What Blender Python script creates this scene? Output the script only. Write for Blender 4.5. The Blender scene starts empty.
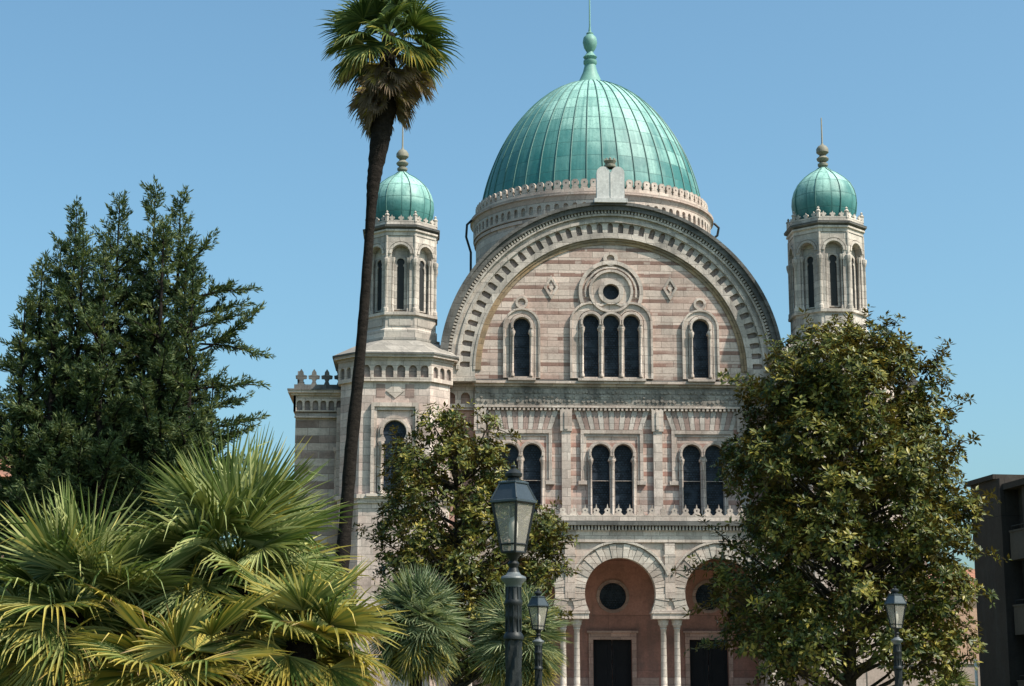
import bpy, math, random
from math import sin, cos, pi, radians, sqrt, atan2, tan
from mathutils import Matrix, Vector
from mathutils.geometry import tessellate_polygon
random.seed(11)
RND = random.Random(5)
S = bpy.context.scene
COL = S.collection

# ------------------------------------------------------------------ camera
FPX, PW, PH = 1800.0, 1024, 686
YAW, TILT, EYE = radians(2.77), radians(11.07), 1.65
cam_d = bpy.data.cameras.new('camera'); cam = bpy.data.objects.new('camera', cam_d); COL.objects.link(cam)
cam_d.sensor_width = 36; cam_d.lens = 36 * FPX / PW; cam_d.clip_end = 5000; cam_d.clip_start = 0.1
cam.location = (0, 0, EYE); cam.rotation_euler = (pi / 2 + TILT, 0, -YAW)
S.camera = cam

def at(px, py, Y):
    """a spot in the garden: the metre coordinates seen at a pixel of the survey photograph, at distance Y"""
    ca, sa, ct, st = cos(YAW), sin(YAW), cos(TILT), sin(TILT)
    u = (px - PW / 2) / FPX; v = (PH / 2 - py) / FPX
    d = (sa * ct + u * ca - v * sa * st, ca * ct - u * sa - v * ca * st, st + v * ct)
    s = Y / d[1]
    return Vector((d[0] * s, Y, EYE + d[2] * s))

# ------------------------------------------------------------------ light
SUN_AZ, SUN_EL = radians(61), radians(52)      # azimuth from the camera side (-Y) towards +X
sd = Vector((sin(SUN_AZ) * cos(SUN_EL), -cos(SUN_AZ) * cos(SUN_EL), sin(SUN_EL)))
sl = bpy.data.lights.new('sun', 'SUN'); sl.energy = 5.0; sl.angle = radians(0.5); sl.color = (1, .93, .82)
so = bpy.data.objects.new('sun', sl); COL.objects.link(so); so.location = (60, -40, 90)
so.rotation_euler = sd.to_track_quat('Z', 'Y').to_euler()
W = bpy.data.worlds.new('World'); S.world = W; W.use_nodes = True
nt = W.node_tree; nt.nodes.clear()
sky = nt.nodes.new('ShaderNodeTexSky'); sky.sky_type = 'NISHITA'; sky.sun_disc = False
sky.sun_elevation = SUN_EL; sky.sun_rotation = atan2(sd.x, sd.y)
sky.altitude = 50; sky.air_density = 1.0; sky.dust_density = 3.2; sky.ozone_density = 4.0
bg = nt.nodes.new('ShaderNodeBackground'); bg.inputs[1].default_value = 0.15
wo = nt.nodes.new('ShaderNodeOutputWorld')
tint = nt.nodes.new('ShaderNodeMix'); tint.data_type = 'RGBA'; tint.blend_type = 'MULTIPLY'; tint.inputs[0].default_value = 1
tint.inputs[7].default_value = (.82, 1.05, .97, 1)                # a clear, slightly cyan southern sky
nt.links.new(sky.outputs[0], tint.inputs[6]); nt.links.new(tint.outputs[2], bg.inputs[0]); nt.links.new(bg.outputs[0], wo.inputs[0])
S.view_settings.view_transform = 'Standard'; S.view_settings.look = 'None'
S.view_settings.exposure = 0.42; S.view_settings.gamma = 1.0
S.cycles.max_bounces = 6; S.cycles.transparent_max_bounces = 12

# ------------------------------------------------------------------ materials
class N:
    """small node-tree writer"""
    def __init__(s, name):
        s.m = bpy.data.materials.new(name); s.m.use_nodes = True; s.t = s.m.node_tree; s.t.nodes.clear()
        s.out = s.n('ShaderNodeOutputMaterial')
    def n(s, typ, **kw):
        x = s.t.nodes.new(typ)
        for k, v in kw.items(): setattr(x, k, v)
        return x
    def put(s, sock, v):
        if hasattr(v, 'is_output') or isinstance(v, bpy.types.NodeSocket): s.t.links.new(v, sock)
        elif v is not None: sock.default_value = v
    def math(s, op, a, b=None, c=None):
        x = s.n('ShaderNodeMath', operation=op)
        s.put(x.inputs[0], a)
        if b is not None: s.put(x.inputs[1], b)
        if c is not None: s.put(x.inputs[2], c)
        return x.outputs[0]
    def mix(s, f, a, b, typ='MIX'):
        x = s.n('ShaderNodeMix', data_type='RGBA', blend_type=typ)
        s.put(x.inputs[0], f); s.put(x.inputs[6], a); s.put(x.inputs[7], b)
        return x.outputs[2]
    def ramp(s, f, p0, p1):
        x = s.n('ShaderNodeMapRange'); s.put(x.inputs[0], f)
        x.inputs[1].default_value = p0; x.inputs[2].default_value = p1
        return x.outputs[0]
    def noise(s, vec, scale, detail=4, rough=.6):
        x = s.n('ShaderNodeTexNoise'); s.put(x.inputs['Vector'], vec)
        x.inputs['Scale'].default_value = scale; x.inputs['Detail'].default_value = detail; x.inputs['Roughness'].default_value = rough
        return x.outputs[0]
    def vec(s, x, y, z):
        c = s.n('ShaderNodeCombineXYZ'); s.put(c.inputs[0], x); s.put(c.inputs[1], y); s.put(c.inputs[2], z)
        return c.outputs[0]
    def obj(s):
        c = s.n('ShaderNodeTexCoord').outputs['Object']; p = s.n('ShaderNodeSeparateXYZ'); s.put(p.inputs[0], c)
        return c, p.outputs[0], p.outputs[1], p.outputs[2]
    def bump(s, h, strength=.3, dist=.02):
        b = s.n('ShaderNodeBump'); b.inputs['Strength'].default_value = strength; b.inputs['Distance'].default_value = dist
        s.put(b.inputs['Height'], h); return b.outputs[0]
    def bsdf(s, col, rough=.8, metal=0, normal=None, spec=.5, link=True):
        b = s.n('ShaderNodeBsdfPrincipled'); s.put(b.inputs['Base Color'], col); s.put(b.inputs['Roughness'], rough)
        b.inputs['Metallic'].default_value = metal; b.inputs['Specular IOR Level'].default_value = spec
        if normal is not None: s.put(b.inputs['Normal'], normal)
        if link: s.t.links.new(b.outputs[0], s.out.inputs[0])
        return b.outputs[0]

def c4(c): return (c[0], c[1], c[2], 1)

def stone(name, light, dark, period=0, duty=.3, z0=0.0, bw=1.1, bh=.37, stain=.55, dirt=(.085, .08, .075), var=.42, island=0.0, stain_lo=.50):
    """coursed stone: optional bands of a second colour, blocks that differ from each other, streaky dirt with its own shape"""
    m = N(name); c, x, y, z = m.obj()
    u = m.math('ADD', x, m.math('MULTIPLY', y, .83))
    wob = m.math('MULTIPLY', m.math('SUBTRACT', m.noise(c, .9), .5), .05)
    zz = m.math('ADD', z, wob)
    v = m.vec(u, m.math('SUBTRACT', zz, z0), 0)
    br = m.n('ShaderNodeTexBrick'); m.put(br.inputs['Vector'], v); br.offset = .5
    br.inputs['Color1'].default_value = (0, 0, 0, 1); br.inputs['Color2'].default_value = (1, 1, 1, 1); br.inputs['Mortar'].default_value = (.45, .45, .45, 1)
    br.inputs['Scale'].default_value = 1; br.inputs['Brick Width'].default_value = bw; br.inputs['Row Height'].default_value = bh
    br.inputs['Mortar Size'].default_value = .022; br.inputs['Mortar Smooth'].default_value = .4
    blk = br.outputs[0]
    if period:
        fr = m.math('FRACT', m.math('DIVIDE', m.math('SUBTRACT', zz, z0), period))
        band = m.math('LESS_THAN', fr, duty)
        # a few courses are swapped block by block, as in old masonry
        sw = m.math('GREATER_THAN', m.noise(m.vec(m.math('MULTIPLY', u, .45), m.math('FLOOR', m.math('DIVIDE', zz, period)), 0), 1.7, 1), .62)
        band = m.math('MULTIPLY', band, m.math('SUBTRACT', 1.0, m.math('MULTIPLY', sw, .6)))
        col = m.mix(band, c4(light), c4(dark))
        col = m.mix(m.math('MULTIPLY', m.math('GREATER_THAN', blk, .84), .5), col, c4(dark))
        col = m.mix(m.math('MULTIPLY', m.math('LESS_THAN', blk, .13), .5), col, c4([min(.7, k * 1.12) for k in light]))
        pink = m.ramp(m.noise(m.vec(m.math('MULTIPLY', u, .35), m.math('MULTIPLY', zz, .9), 3.0), 1.1, 2), .50, .62)
        col = m.mix(m.math('MULTIPLY', pink, .55), col, c4([(a + b * 1.3) / 2 for a, b in zip(light, dark)]))
    else:
        col = m.mix(m.ramp(m.noise(c, .55, 3), .40, .62), c4(light), c4(dark))
    f = m.math('ADD', m.math('MULTIPLY', m.math('SUBTRACT', blk, .5), var), 1.0)
    if island:
        ri = m.n('ShaderNodeNewGeometry').outputs['Random Per Island']
        f = m.math('MULTIPLY', f, m.math('ADD', m.math('MULTIPLY', m.math('SUBTRACT', ri, .5), island), 1.0))
    fine = m.noise(c, 9, 6, .7)
    f = m.math('MULTIPLY', f, m.math('ADD', m.math('MULTIPLY', m.math('SUBTRACT', fine, .5), .85), 1.0))
    col = m.mix(1.0, col, m.vec(f, f, f), 'MULTIPLY')
    streak = m.noise(m.vec(m.math('MULTIPLY', x, 1.6), m.math('MULTIPLY', y, 1.6), m.math('MULTIPLY', z, .22)), 1.0, 5, .65)
    patch = m.noise(c, .8, 5, .7)
    col = m.mix(m.math('MULTIPLY', br.outputs[1], .5), col, c4([k * .42 for k in dark]))
    blot = m.ramp(m.noise(c, 2.6, 5, .75), .52, .68)
    col = m.mix(m.math('MULTIPLY', blot, .28), col, c4([k * .5 for k in dark]))
    st = m.math('MULTIPLY', m.ramp(m.math('ADD', m.math('MULTIPLY', streak, .6), m.math('MULTIPLY', patch, .4)), stain_lo, stain_lo + .2), stain)
    col = m.mix(st, col, c4(dirt))
    h = m.math('ADD', m.math('MULTIPLY', fine, .5), m.math('MULTIPLY', br.outputs[1], -.6))
    m.bsdf(col, .85, normal=m.bump(h, .5, .03), spec=.25)
    return m.m

CREAM = (.53, .45, .39); PINK = (.345, .19, .15); ROSE = (.41, .295, .25)
M_TYMP = stone('tympanum banded stone', (.565, .445, .38), (.255, .15, .12), .742, .30, 19.12, 1.3, .371, stain=.45)
M_FACADE = stone('pink and cream facade stone', (.54, .43, .37), PINK, .80, .33, 12.1, 1.0, .40, stain=.65)
M_WING = stone('striped wing stone', (.46, .375, .32), (.23, .16, .135), .86, .48, 16.35, 1.2, .43, stain=.5)
M_TROOF = stone('grey stone roof', (.34, .30, .265), (.25, .225, .20), 0, stain=.6)
M_TOWER = stone('pale tower stone', (.57, .465, .41), (.45, .34, .295), 1.66, .5, 15.35, 1.0, .415, stain=.55)
M_TRIM = stone('pale carved limestone', (.54, .45, .39), (.43, .335, .285), 0, stain=.55, bw=.9, bh=.5)
M_RING = stone('arch limestone', (.52, .445, .39), (.41, .35, .305), 0, stain=.6, bw=.8, bh=.6, stain_lo=.47)
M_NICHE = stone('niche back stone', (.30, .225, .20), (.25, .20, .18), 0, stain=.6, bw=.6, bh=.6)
M_BROWN = stone('brown plaster soffit', (.33, .215, .12), (.26, .19, .13), 0, stain=.4)
M_DARK = stone('blackened moulding', (.16, .15, .14), (.095, .09, .085), 0, stain=.7, dirt=(.03, .03, .03))
M_FRIEZE = stone('carved frieze stone', (.36, .32, .28), (.26, .22, .19), 0, stain=.75, dirt=(.07, .065, .06), bw=.5, bh=.3, stain_lo=.45)
M_LANT = stone('lantern stone', (.53, .46, .40), (.44, .375, .33), 0, stain=.6, bw=.8, bh=.4, stain_lo=.48)
M_VOUS = stone('voussoir stone', (.47, .405, .35), (.42, .33, .28), 0, stain=.2, island=.34)
M_FAN = stone('fan voussoir cream', (.51, .44, .39), (.45, .38, .335), 0, stain=.5, island=.2)
M_FANP = stone('fan voussoir rose', (.39, .275, .235), (.31, .21, .18), 0, stain=.5, island=.3)
M_PORCH = stone('terracotta painted plaster', (.37, .185, .145), (.27, .14, .11), 0, stain=.6, bw=6, bh=3)
M_DRUM = stone('drum stone', (.48, .40, .345), (.44, .33, .28), 1.3, .4, 27.3, .9, .43, stain=.45)
M_MARBLE = stone('white marble', (.60, .57, .54), (.53, .51, .49), 0, stain=.2, bw=8, bh=8, var=.05)
M_PEACH = stone('peach render', (.52, .33, .24), (.46, .29, .21), 0, stain=.35, bw=9, bh=9, var=.04)
M_GARDEN = stone('pale garden wall render', (.47, .36, .31), (.42, .33, .28), 0, stain=.5, bw=9, bh=9, var=.06)
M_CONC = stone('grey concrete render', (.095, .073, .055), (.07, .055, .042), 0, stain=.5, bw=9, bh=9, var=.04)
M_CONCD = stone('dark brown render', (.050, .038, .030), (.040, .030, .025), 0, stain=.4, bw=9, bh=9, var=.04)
M_TILE = stone('terracotta roof', (.34, .15, .095), (.26, .13, .09), 0, stain=.4, bw=.3, bh=.4)
M_LEAD = stone('grey lead roof', (.24, .24, .25), (.17, .17, .18), 0, stain=.5, bw=.8, bh=6)

def copper(name, rows, cols, streaky=1.0, side=1.0):
    m = N(name)
    uv = m.n('ShaderNodeTexCoord').outputs['UV']; c, x, y, z = m.obj()
    p = m.n('ShaderNodeSeparateXYZ'); m.put(p.inputs[0], uv)
    br = m.n('ShaderNodeTexBrick'); m.put(br.inputs['Vector'], m.vec(m.math('MULTIPLY', p.outputs[0], cols), m.math('MULTIPLY', p.outputs[1], rows), 0)); br.offset = 0
    br.inputs['Color1'].default_value = (0, 0, 0, 1); br.inputs['Color2'].default_value = (1, 1, 1, 1); br.inputs['Mortar'].default_value = (.1, .1, .1, 1)
    br.inputs['Scale'].default_value = 1; br.inputs['Brick Width'].default_value = 1; br.inputs['Row Height'].default_value = 1; br.inputs['Mortar Size'].default_value = .03
    big = m.noise(c, .35, 4, .6); st = m.noise(m.vec(m.math('MULTIPLY', p.outputs[0], cols * 2.2), m.math('MULTIPLY', p.outputs[1], 2.5), 0), 1.0, 4, .6)
    f = m.math('ADD', m.math('MULTIPLY', br.outputs[0], .24), m.math('ADD', m.math('MULTIPLY', big, .85), m.math('MULTIPLY', st, .72 * streaky)))
    f = m.math('ADD', f, m.math('MULTIPLY', m.math('SUBTRACT', p.outputs[1], .45), .75))     # sheets get paler towards the top
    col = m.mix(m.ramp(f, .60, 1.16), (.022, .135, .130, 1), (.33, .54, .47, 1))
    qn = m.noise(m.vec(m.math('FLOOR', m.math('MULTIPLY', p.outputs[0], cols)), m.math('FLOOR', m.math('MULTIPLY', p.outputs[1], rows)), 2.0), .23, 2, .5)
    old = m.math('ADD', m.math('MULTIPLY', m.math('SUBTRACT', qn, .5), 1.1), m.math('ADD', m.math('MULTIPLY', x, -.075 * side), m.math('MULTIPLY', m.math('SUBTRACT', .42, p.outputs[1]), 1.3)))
    col = m.mix(m.math('MULTIPLY', m.ramp(old, .10, .20), .62), col, (.030, .165, .160, 1))       # older sheets, plus the dome's lower-left shade put into the colour
    run = m.noise(m.vec(m.math('MULTIPLY', p.outputs[0], cols * 5), m.math('MULTIPLY', p.outputs[1], 1.6), 5.0), 1.0, 5, .7)
    col = m.mix(m.math('MULTIPLY', m.ramp(run, .52, .70), .7), col, (.03, .12, .11, 1))
    fine = m.noise(c, 7, 5, .7)
    col = m.mix(m.ramp(fine, .52, .75), col, (.045, .155, .135, 1))
    col = m.mix(m.math('MULTIPLY', br.outputs[1], .55), col, (.03, .10, .09, 1))
    m.bsdf(col, .55, normal=m.bump(m.math('ADD', m.noise(c, 2.2, 4), m.math('MULTIPLY', br.outputs[1], -.5)), .35, .06), spec=.4)
    return m.m
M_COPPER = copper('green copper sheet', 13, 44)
M_COPPER_S = copper('green copper sheet small', 5, 8, 1.0, 0.0)

def plain(name, col, rough=.6, metal=0, spec=.5, nscale=6, amt=.35):
    m = N(name); c, x, y, z = m.obj()
    f = m.math('ADD', m.math('MULTIPLY', m.math('SUBTRACT', m.noise(c, nscale, 5, .65), .5), amt * 2), 1.0)
    m.bsdf(m.mix(1.0, c4(col), m.vec(f, f, f), 'MULTIPLY'), rough, metal, normal=m.bump(m.noise(c, nscale * 3, 4), .2, .01), spec=spec)
    return m.m
M_SEAM = plain('dark copper seam', (.035, .12, .105), .6)
M_IRON = plain('dark painted iron', (.011, .013, .014), .5, 0, .3, 14)
M_IRONE = plain('worn grey iron edge', (.10, .11, .115), .5, 0, .5, 14)
M_BLACK = plain('black opening', (.008, .009, .010), .7)
M_DOOR = plain('dark bronze door', (.010, .010, .012), .8, 0, .2)
M_BRONZE = plain('weathered finial stone', (.19, .175, .135), .7)
M_WHITE = plain('white painted metal', (.72, .70, .66), .5)
M_SHUT = plain('dark window', (.03, .034, .04), .25)

def glass_leaded():
    m = N('dark leaded glass'); c, x, y, z = m.obj()
    br = m.n('ShaderNodeTexBrick'); m.put(br.inputs['Vector'], m.vec(x, z, 0)); br.offset = .5
    br.inputs['Color1'].default_value = (.010, .014, .022, 1); br.inputs['Color2'].default_value = (.028, .038, .055, 1); br.inputs['Mortar'].default_value = (.006, .006, .007, 1)
    br.inputs['Scale'].default_value = 1; br.inputs['Brick Width'].default_value = .16; br.inputs['Row Height'].default_value = .13; br.inputs['Mortar Size'].default_value = .018
    gcol = m.mix(m.ramp(m.noise(c, 1.6, 3), .45, .7), br.outputs[0], (.030, .040, .055, 1))  # uneven pane reflections painted into the glass colour as noise
    m.bsdf(gcol, .4, normal=m.bump(m.noise(c, 9, 3), .4, .02), spec=.15)
    return m.m
M_PANE = glass_leaded()

def lamp_glass():
    m = N('milky lantern glass'); c, x, y, z = m.obj()
    a = m.n('ShaderNodeBsdfTransparent'); a.inputs[0].default_value = (.95, .92, .88, 1)
    f = m.ramp(m.noise(c, 4, 4), .3, .8)
    b = m.bsdf(m.mix(f, (.52, .47, .42, 1), (.36, .32, .28, 1)), .12, link=False)
    mx = m.n('ShaderNodeMixShader'); mx.inputs[0].default_value = .40
    m.t.links.new(a.outputs[0], mx.inputs[1]); m.t.links.new(b, mx.inputs[2]); m.t.links.new(mx.outputs[0], m.out.inputs[0])
    return m.m
M_LGLASS = lamp_glass()

def bark(name, a, b):
    m = N(name); c, x, y, z = m.obj()
    f = m.noise(m.vec(m.math('MULTIPLY', x, 5), m.math('MULTIPLY', y, 5), m.math('MULTIPLY', z, 9)), 1.2, 6, .75)
    m.bsdf(m.mix(m.ramp(f, .35, .7), c4(a), c4(b)), .95, normal=m.bump(f, .9, .06), spec=.1)
    return m.m
M_BARK = bark('grey brown bark', (.035, .028, .022), (.09, .075, .06))
M_PBARK = bark('dark palm bark', (.010, .008, .007), (.032, .025, .021))

def leaf(name, cols, back=None, rough=.4, transl=.25, spec=.5, scale=.5):
    """cols: list of (position, colour) over the random value of each leaf; a slow noise shifts whole boughs"""
    m = N(name); g = m.n('ShaderNodeNewGeometry'); c, x, y, z = m.obj()
    r = m.math('ADD', m.math('MULTIPLY', g.outputs['Random Per Island'], .5), m.math('MULTIPLY', m.ramp(m.noise(c, scale, 2), .32, .68), .5))
    cr = m.n('ShaderNodeValToRGB'); m.put(cr.inputs[0], r)
    el = cr.color_ramp.elements
    for i, (p, k) in enumerate(cols):
        e = el[i] if i < 2 else el.new(p)
        e.position = p; e.color = c4(k)
    col = cr.outputs[0]
    if back: col = m.mix(m.math('MULTIPLY', g.outputs['Backfacing'], .8), col, c4(back))
    b = m.bsdf(col, rough, spec=spec, link=False)
    t = m.n('ShaderNodeBsdfTranslucent'); m.put(t.inputs[0], m.mix(1.0, col, (1.5, 1.5, .7, 1), 'MULTIPLY'))
    mx = m.n('ShaderNodeMixShader'); mx.inputs[0].default_value = transl
    m.t.links.new(b, mx.inputs[1]); m.t.links.new(t.outputs[0], mx.inputs[2]); m.t.links.new(mx.outputs[0], m.out.inputs[0])
    return m.m
M_MAGN = leaf('magnolia leaf', [(0, (.013, .028, .007)), (.38, (.048, .066, .013)), (.7, (.17, .16, .03)), (1, (.42, .32, .065))], (.10, .068, .024), .42, .2, .28, 1.5)
M_CONI = leaf('conifer needles', [(0, (.014, .030, .016)), (.5, (.060, .090, .038)), (1, (.21, .225, .095))], None, .7, .2, .2, 1.7)
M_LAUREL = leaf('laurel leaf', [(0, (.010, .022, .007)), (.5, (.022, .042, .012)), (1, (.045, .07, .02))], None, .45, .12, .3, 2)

def palm_leaf(name, green, pale, dry, rough=.45):
    """UV x = how far the frond has yellowed, UV y = along the leaflet"""
    m = N(name); uv = m.n('ShaderNodeTexCoord').outputs['UV']; p = m.n('ShaderNodeSeparateXYZ'); m.put(p.inputs[0], uv)
    r = m.n('ShaderNodeNewGeometry').outputs['Random Per Island']
    base = m.mix(m.math('POWER', r, 1.8), c4(green), c4(pale))
    t = m.math('ADD', p.outputs[0], m.math('MULTIPLY', m.ramp(p.outputs[1], .55, 1.0), m.math('MULTIPLY', p.outputs[0], .9)))
    t = m.math('ADD', t, m.math('MULTIPLY', m.math('SUBTRACT', r, .5), .5))
    col = m.mix(m.ramp(t, .35, .75), base, (.42, .33, .075, 1))
    col = m.mix(m.ramp(t, .85, 1.15), col, c4(dry))
    b = m.bsdf(col, rough + .12, spec=.22, link=False)
    tr = m.n('ShaderNodeBsdfTranslucent'); m.put(tr.inputs[0], m.mix(1.0, col, (1.3, 1.3, .8, 1), 'MULTIPLY'))
    mx = m.n('ShaderNodeMixShader'); mx.inputs[0].default_value = .18
    m.t.links.new(b, mx.inputs[1]); m.t.links.new(tr.outputs[0], mx.inputs[2]); m.t.links.new(mx.outputs[0], m.out.inputs[0])
    return m.m
M_FAN1 = palm_leaf('fan palm leaf', (.085, .125, .028), (.42, .43, .18), (.30, .20, .11))
M_FAN2 = palm_leaf('grey green fan palm leaf', (.075, .115, .050), (.42, .44, .27), (.26, .19, .11), .6)
M_FAN3 = palm_leaf('tall palm leaf', (.045, .080, .020), (.16, .20, .055), (.22, .16, .11), .5)

def ground_mat():
    m = N('garden grass'); c, x, y, z = m.obj()
    f = m.noise(c, .6, 5); g = m.noise(c, 14, 4)
    col = m.mix(m.ramp(f, .35, .65), (.045, .075, .02, 1), (.09, .11, .035, 1))
    m.bsdf(m.mix(m.ramp(g, .5, .8), col, (.10, .085, .05, 1)), .95, normal=m.bump(g, .8, .05), spec=.1)
    return m.m
M_GRASS = ground_mat()
M_GRAVEL = plain('pale gravel', (.36, .32, .27), .95, 0, .2, 20, .4)

# ------------------------------------------------------------------ mesh builder
class MB:
    def __init__(s): s.v = []; s.f = []; s.uv = None; s.M = None; s.mi = []; s.cur = 0
    def add(s, vs, fs, uvs=None):
        b = len(s.v)
        if s.M is not None: vs = [tuple(s.M @ Vector(p)) for p in vs]
        s.v.extend([tuple(p) for p in vs])
        for q in fs: s.f.append(tuple(i + b for i in q)); s.mi.append(s.cur)
        if uvs is not None:
            if s.uv is None: s.uv = []
            s.uv.extend(uvs)
    def box(s, x0, x1, y0, y1, z0, z1):
        s.add([(x0, y0, z0), (x1, y0, z0), (x1, y1, z0), (x0, y1, z0), (x0, y0, z1), (x1, y0, z1), (x1, y1, z1), (x0, y1, z1)],
              [(0, 3, 2, 1), (4, 5, 6, 7), (0, 1, 5, 4), (1, 2, 6, 5), (2, 3, 7, 6), (3, 0, 4, 7)])
    def panel(s, outer, holes, y0, y1):
        """slab in the x-z plane from y0 (front) to y1 (back) with holes"""
        loops = [[Vector((a, b, 0)) for a, b in L] for L in [outer] + list(holes)]
        tri = tessellate_polygon(loops)
        flat = [p for L in loops for p in L]; n = len(flat)
        vs = [(p.x, y0, p.y) for p in flat] + [(p.x, y1, p.y) for p in flat]
        fs = []
        for t in tri:
            a, b, c = (flat[i] for i in t)
            ccw = (b.x - a.x) * (c.y - a.y) - (b.y - a.y) * (c.x - a.x) > 0
            t = t if ccw else t[::-1]
            fs.append(tuple(t)); fs.append(tuple(i + n for i in t[::-1]))
        k = 0
        for li, L in enumerate(loops):
            m = len(L)
            ar = sum(L[i].x * L[(i + 1) % m].y - L[(i + 1) % m].x * L[i].y for i in range(m))
            fwd = (ar > 0) == (li == 0)
            for i in range(m):
                a, b = k + i, k + (i + 1) % m
                fs.append((a, a + n, b + n, b) if fwd else (a, b, b + n, a + n))
            k += m
        s.add(vs, fs)
    def zprism(s, poly, z0, z1, poly2=None):
        n = len(poly); p2 = poly2 or poly
        s.add([(a, b, z0) for a, b in poly] + [(a, b, z1) for a, b in p2],
              [tuple(range(n))[::-1], tuple(range(n, 2 * n))] + [(i, (i + 1) % n, (i + 1) % n + n, i + n) for i in range(n)])
    def lathe(s, prof, cx, cy, n=24, a0=0.0, uv=False, a1=None):
        full = a1 is None; k = n if full else n + 1
        vs = []; uvs = []
        L = [0]
        for i in range(1, len(prof)): L.append(L[-1] + math.hypot(prof[i][0] - prof[i - 1][0], prof[i][1] - prof[i - 1][1]))
        cols = n + 1 if uv else k
        for i, (r, z) in enumerate(prof):
            for j in range(cols):
                a = a0 + (2 * pi if full else a1 - a0) * j / n
                vs.append((cx + r * cos(a), cy + r * sin(a), z)); uvs.append((j / n, L[i] / max(L[-1], 1e-6)))
        fs = []
        for i in range(len(prof) - 1):
            for j in range(n):
                j2 = (j + 1) % cols if not uv else j + 1
                fs.append((i * cols + j, i * cols + j2, (i + 1) * cols + j2, (i + 1) * cols + j))
        s.add(vs, fs, uvs if uv else None)
    def tube(s, pts, rs, n=6):
        pts = [Vector(p) for p in pts]; vs = []; fs = []
        if not hasattr(rs, '__len__'): rs = [rs] * len(pts)
        for i, p in enumerate(pts):
            d = (pts[min(i + 1, len(pts) - 1)] - pts[max(i - 1, 0)]).normalized()
            a = d.orthogonal().normalized() if i == 0 else (pa - d * pa.dot(d)).normalized()
            pa = a; b = d.cross(a)
            for j in range(n):
                t = 2 * pi * j / n
                vs.append(p + (a * cos(t) + b * sin(t)) * rs[i])
        for i in range(len(pts) - 1):
            for j in range(n): fs.append((i * n + j, i * n + (j + 1) % n, (i + 1) * n + (j + 1) % n, (i + 1) * n + j))
        fs.append(tuple(range(n))[::-1]); fs.append(tuple(range((len(pts) - 1) * n, len(pts) * n)))
        s.add(vs, fs)
    def build(s, name, mat, parent=None, smooth=None):
        me = bpy.data.meshes.new(name); me.from_pydata(s.v, [], s.f)
        for q in (mat if isinstance(mat, (list, tuple)) else [mat]): me.materials.append(q)
        if any(s.mi): me.polygons.foreach_set('material_index', s.mi)
        if s.uv is not None and len(s.uv) == len(s.v):
            ul = me.uv_layers.new(name='UVMap'); vi = [0] * len(me.loops); me.loops.foreach_get('vertex_index', vi)
            ul.data.foreach_set('uv', [q for i in vi for q in s.uv[i]])
        if smooth is not None:
            me.polygons.foreach_set('use_smooth', [True] * len(me.polygons)); me.set_sharp_from_angle(angle=radians(smooth))
        me.update()
        o = bpy.data.objects.new(name, me); COL.objects.link(o)
        if parent is not None: o.parent = parent
        return o

def empty(name, loc, rz=0):
    o = bpy.data.objects.new(name, None); COL.objects.link(o); o.location = loc; o.rotation_euler = (0, 0, rz); o.empty_display_size = .3
    return o
def tag(o, label=None, cat=None, group=None, kind=None):
    for k, v in (('label', label), ('category', cat), ('group', group), ('kind', kind)):
        if v: o[k] = v
    return o
def copy_tree(o, parent=None):
    c = o.copy(); COL.objects.link(c)
    if parent is not None: c.parent = parent
    for ch in list(o.children): copy_tree(ch, c)
    return c

# ------------------------------------------------------------------ outlines (x, z)
def arc(cx, cz, r, a0, a1, n):
    return [(cx + r * cos(a0 + (a1 - a0) * i / n), cz + r * sin(a0 + (a1 - a0) * i / n)) for i in range(n + 1)]
def horseshoe(cx, z0, hw, r, ztop, neck, n=18, nb=.16):
    """opening: straight shaft, small imposts, horseshoe head; anticlockwise from bottom left"""
    zc = ztop - r; al = math.acos(min(1, neck / r)); zn = zc - r * sin(al)
    return [(cx - hw, z0), (cx + hw, z0), (cx + hw, zn - nb)] + [(cx + neck, zn - nb * .6)] + arc(cx, zc, r, -al, pi + al, n) + [(cx - neck, zn - nb * .6), (cx - hw, zn - nb)]
def stilted(cx, z0, r, zc, n=20):
    return [(cx - r, z0), (cx + r, z0)] + arc(cx, zc, r, 0, pi, n)
def circle(cx, cz, r, n=24): return arc(cx, cz, r, 0, 2 * pi * (n - 1) / n, n - 1)
def rect(x0, x1, z0, z1): return [(x0, z0), (x1, z0), (x1, z1), (x0, z1)]
def oct_face(cx, cy, hw, k): return Matrix.Translation((cx, cy, 0)) @ Matrix.Rotation(k * pi / 4, 4, 'Z') @ Matrix.Translation((0, -hw, 0))
def chamfer(cx, cy, hw, fr): return [(cx - fr, cy - hw), (cx + fr, cy - hw), (cx + hw, cy - fr), (cx + hw, cy + fr), (cx + fr, cy + hw), (cx - fr, cy + hw), (cx - hw, cy + fr), (cx - hw, cy - fr)]
OC = 1 / cos(pi / 8)

# ================================================================== THE SYNAGOGUE
B = empty('synagogue', (10.45, 100, 0))
tag(B, 'large pink and cream striped stone synagogue with green copper domes and a great round arch', 'synagogue')

def bars(mb, x0, x1, z0, z1, y, step=.62):
    z = z0 + step
    while z < z1 - .2:
        mb.box(x0, x1, y - .03, y, z - .02, z + .02); z += step

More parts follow.
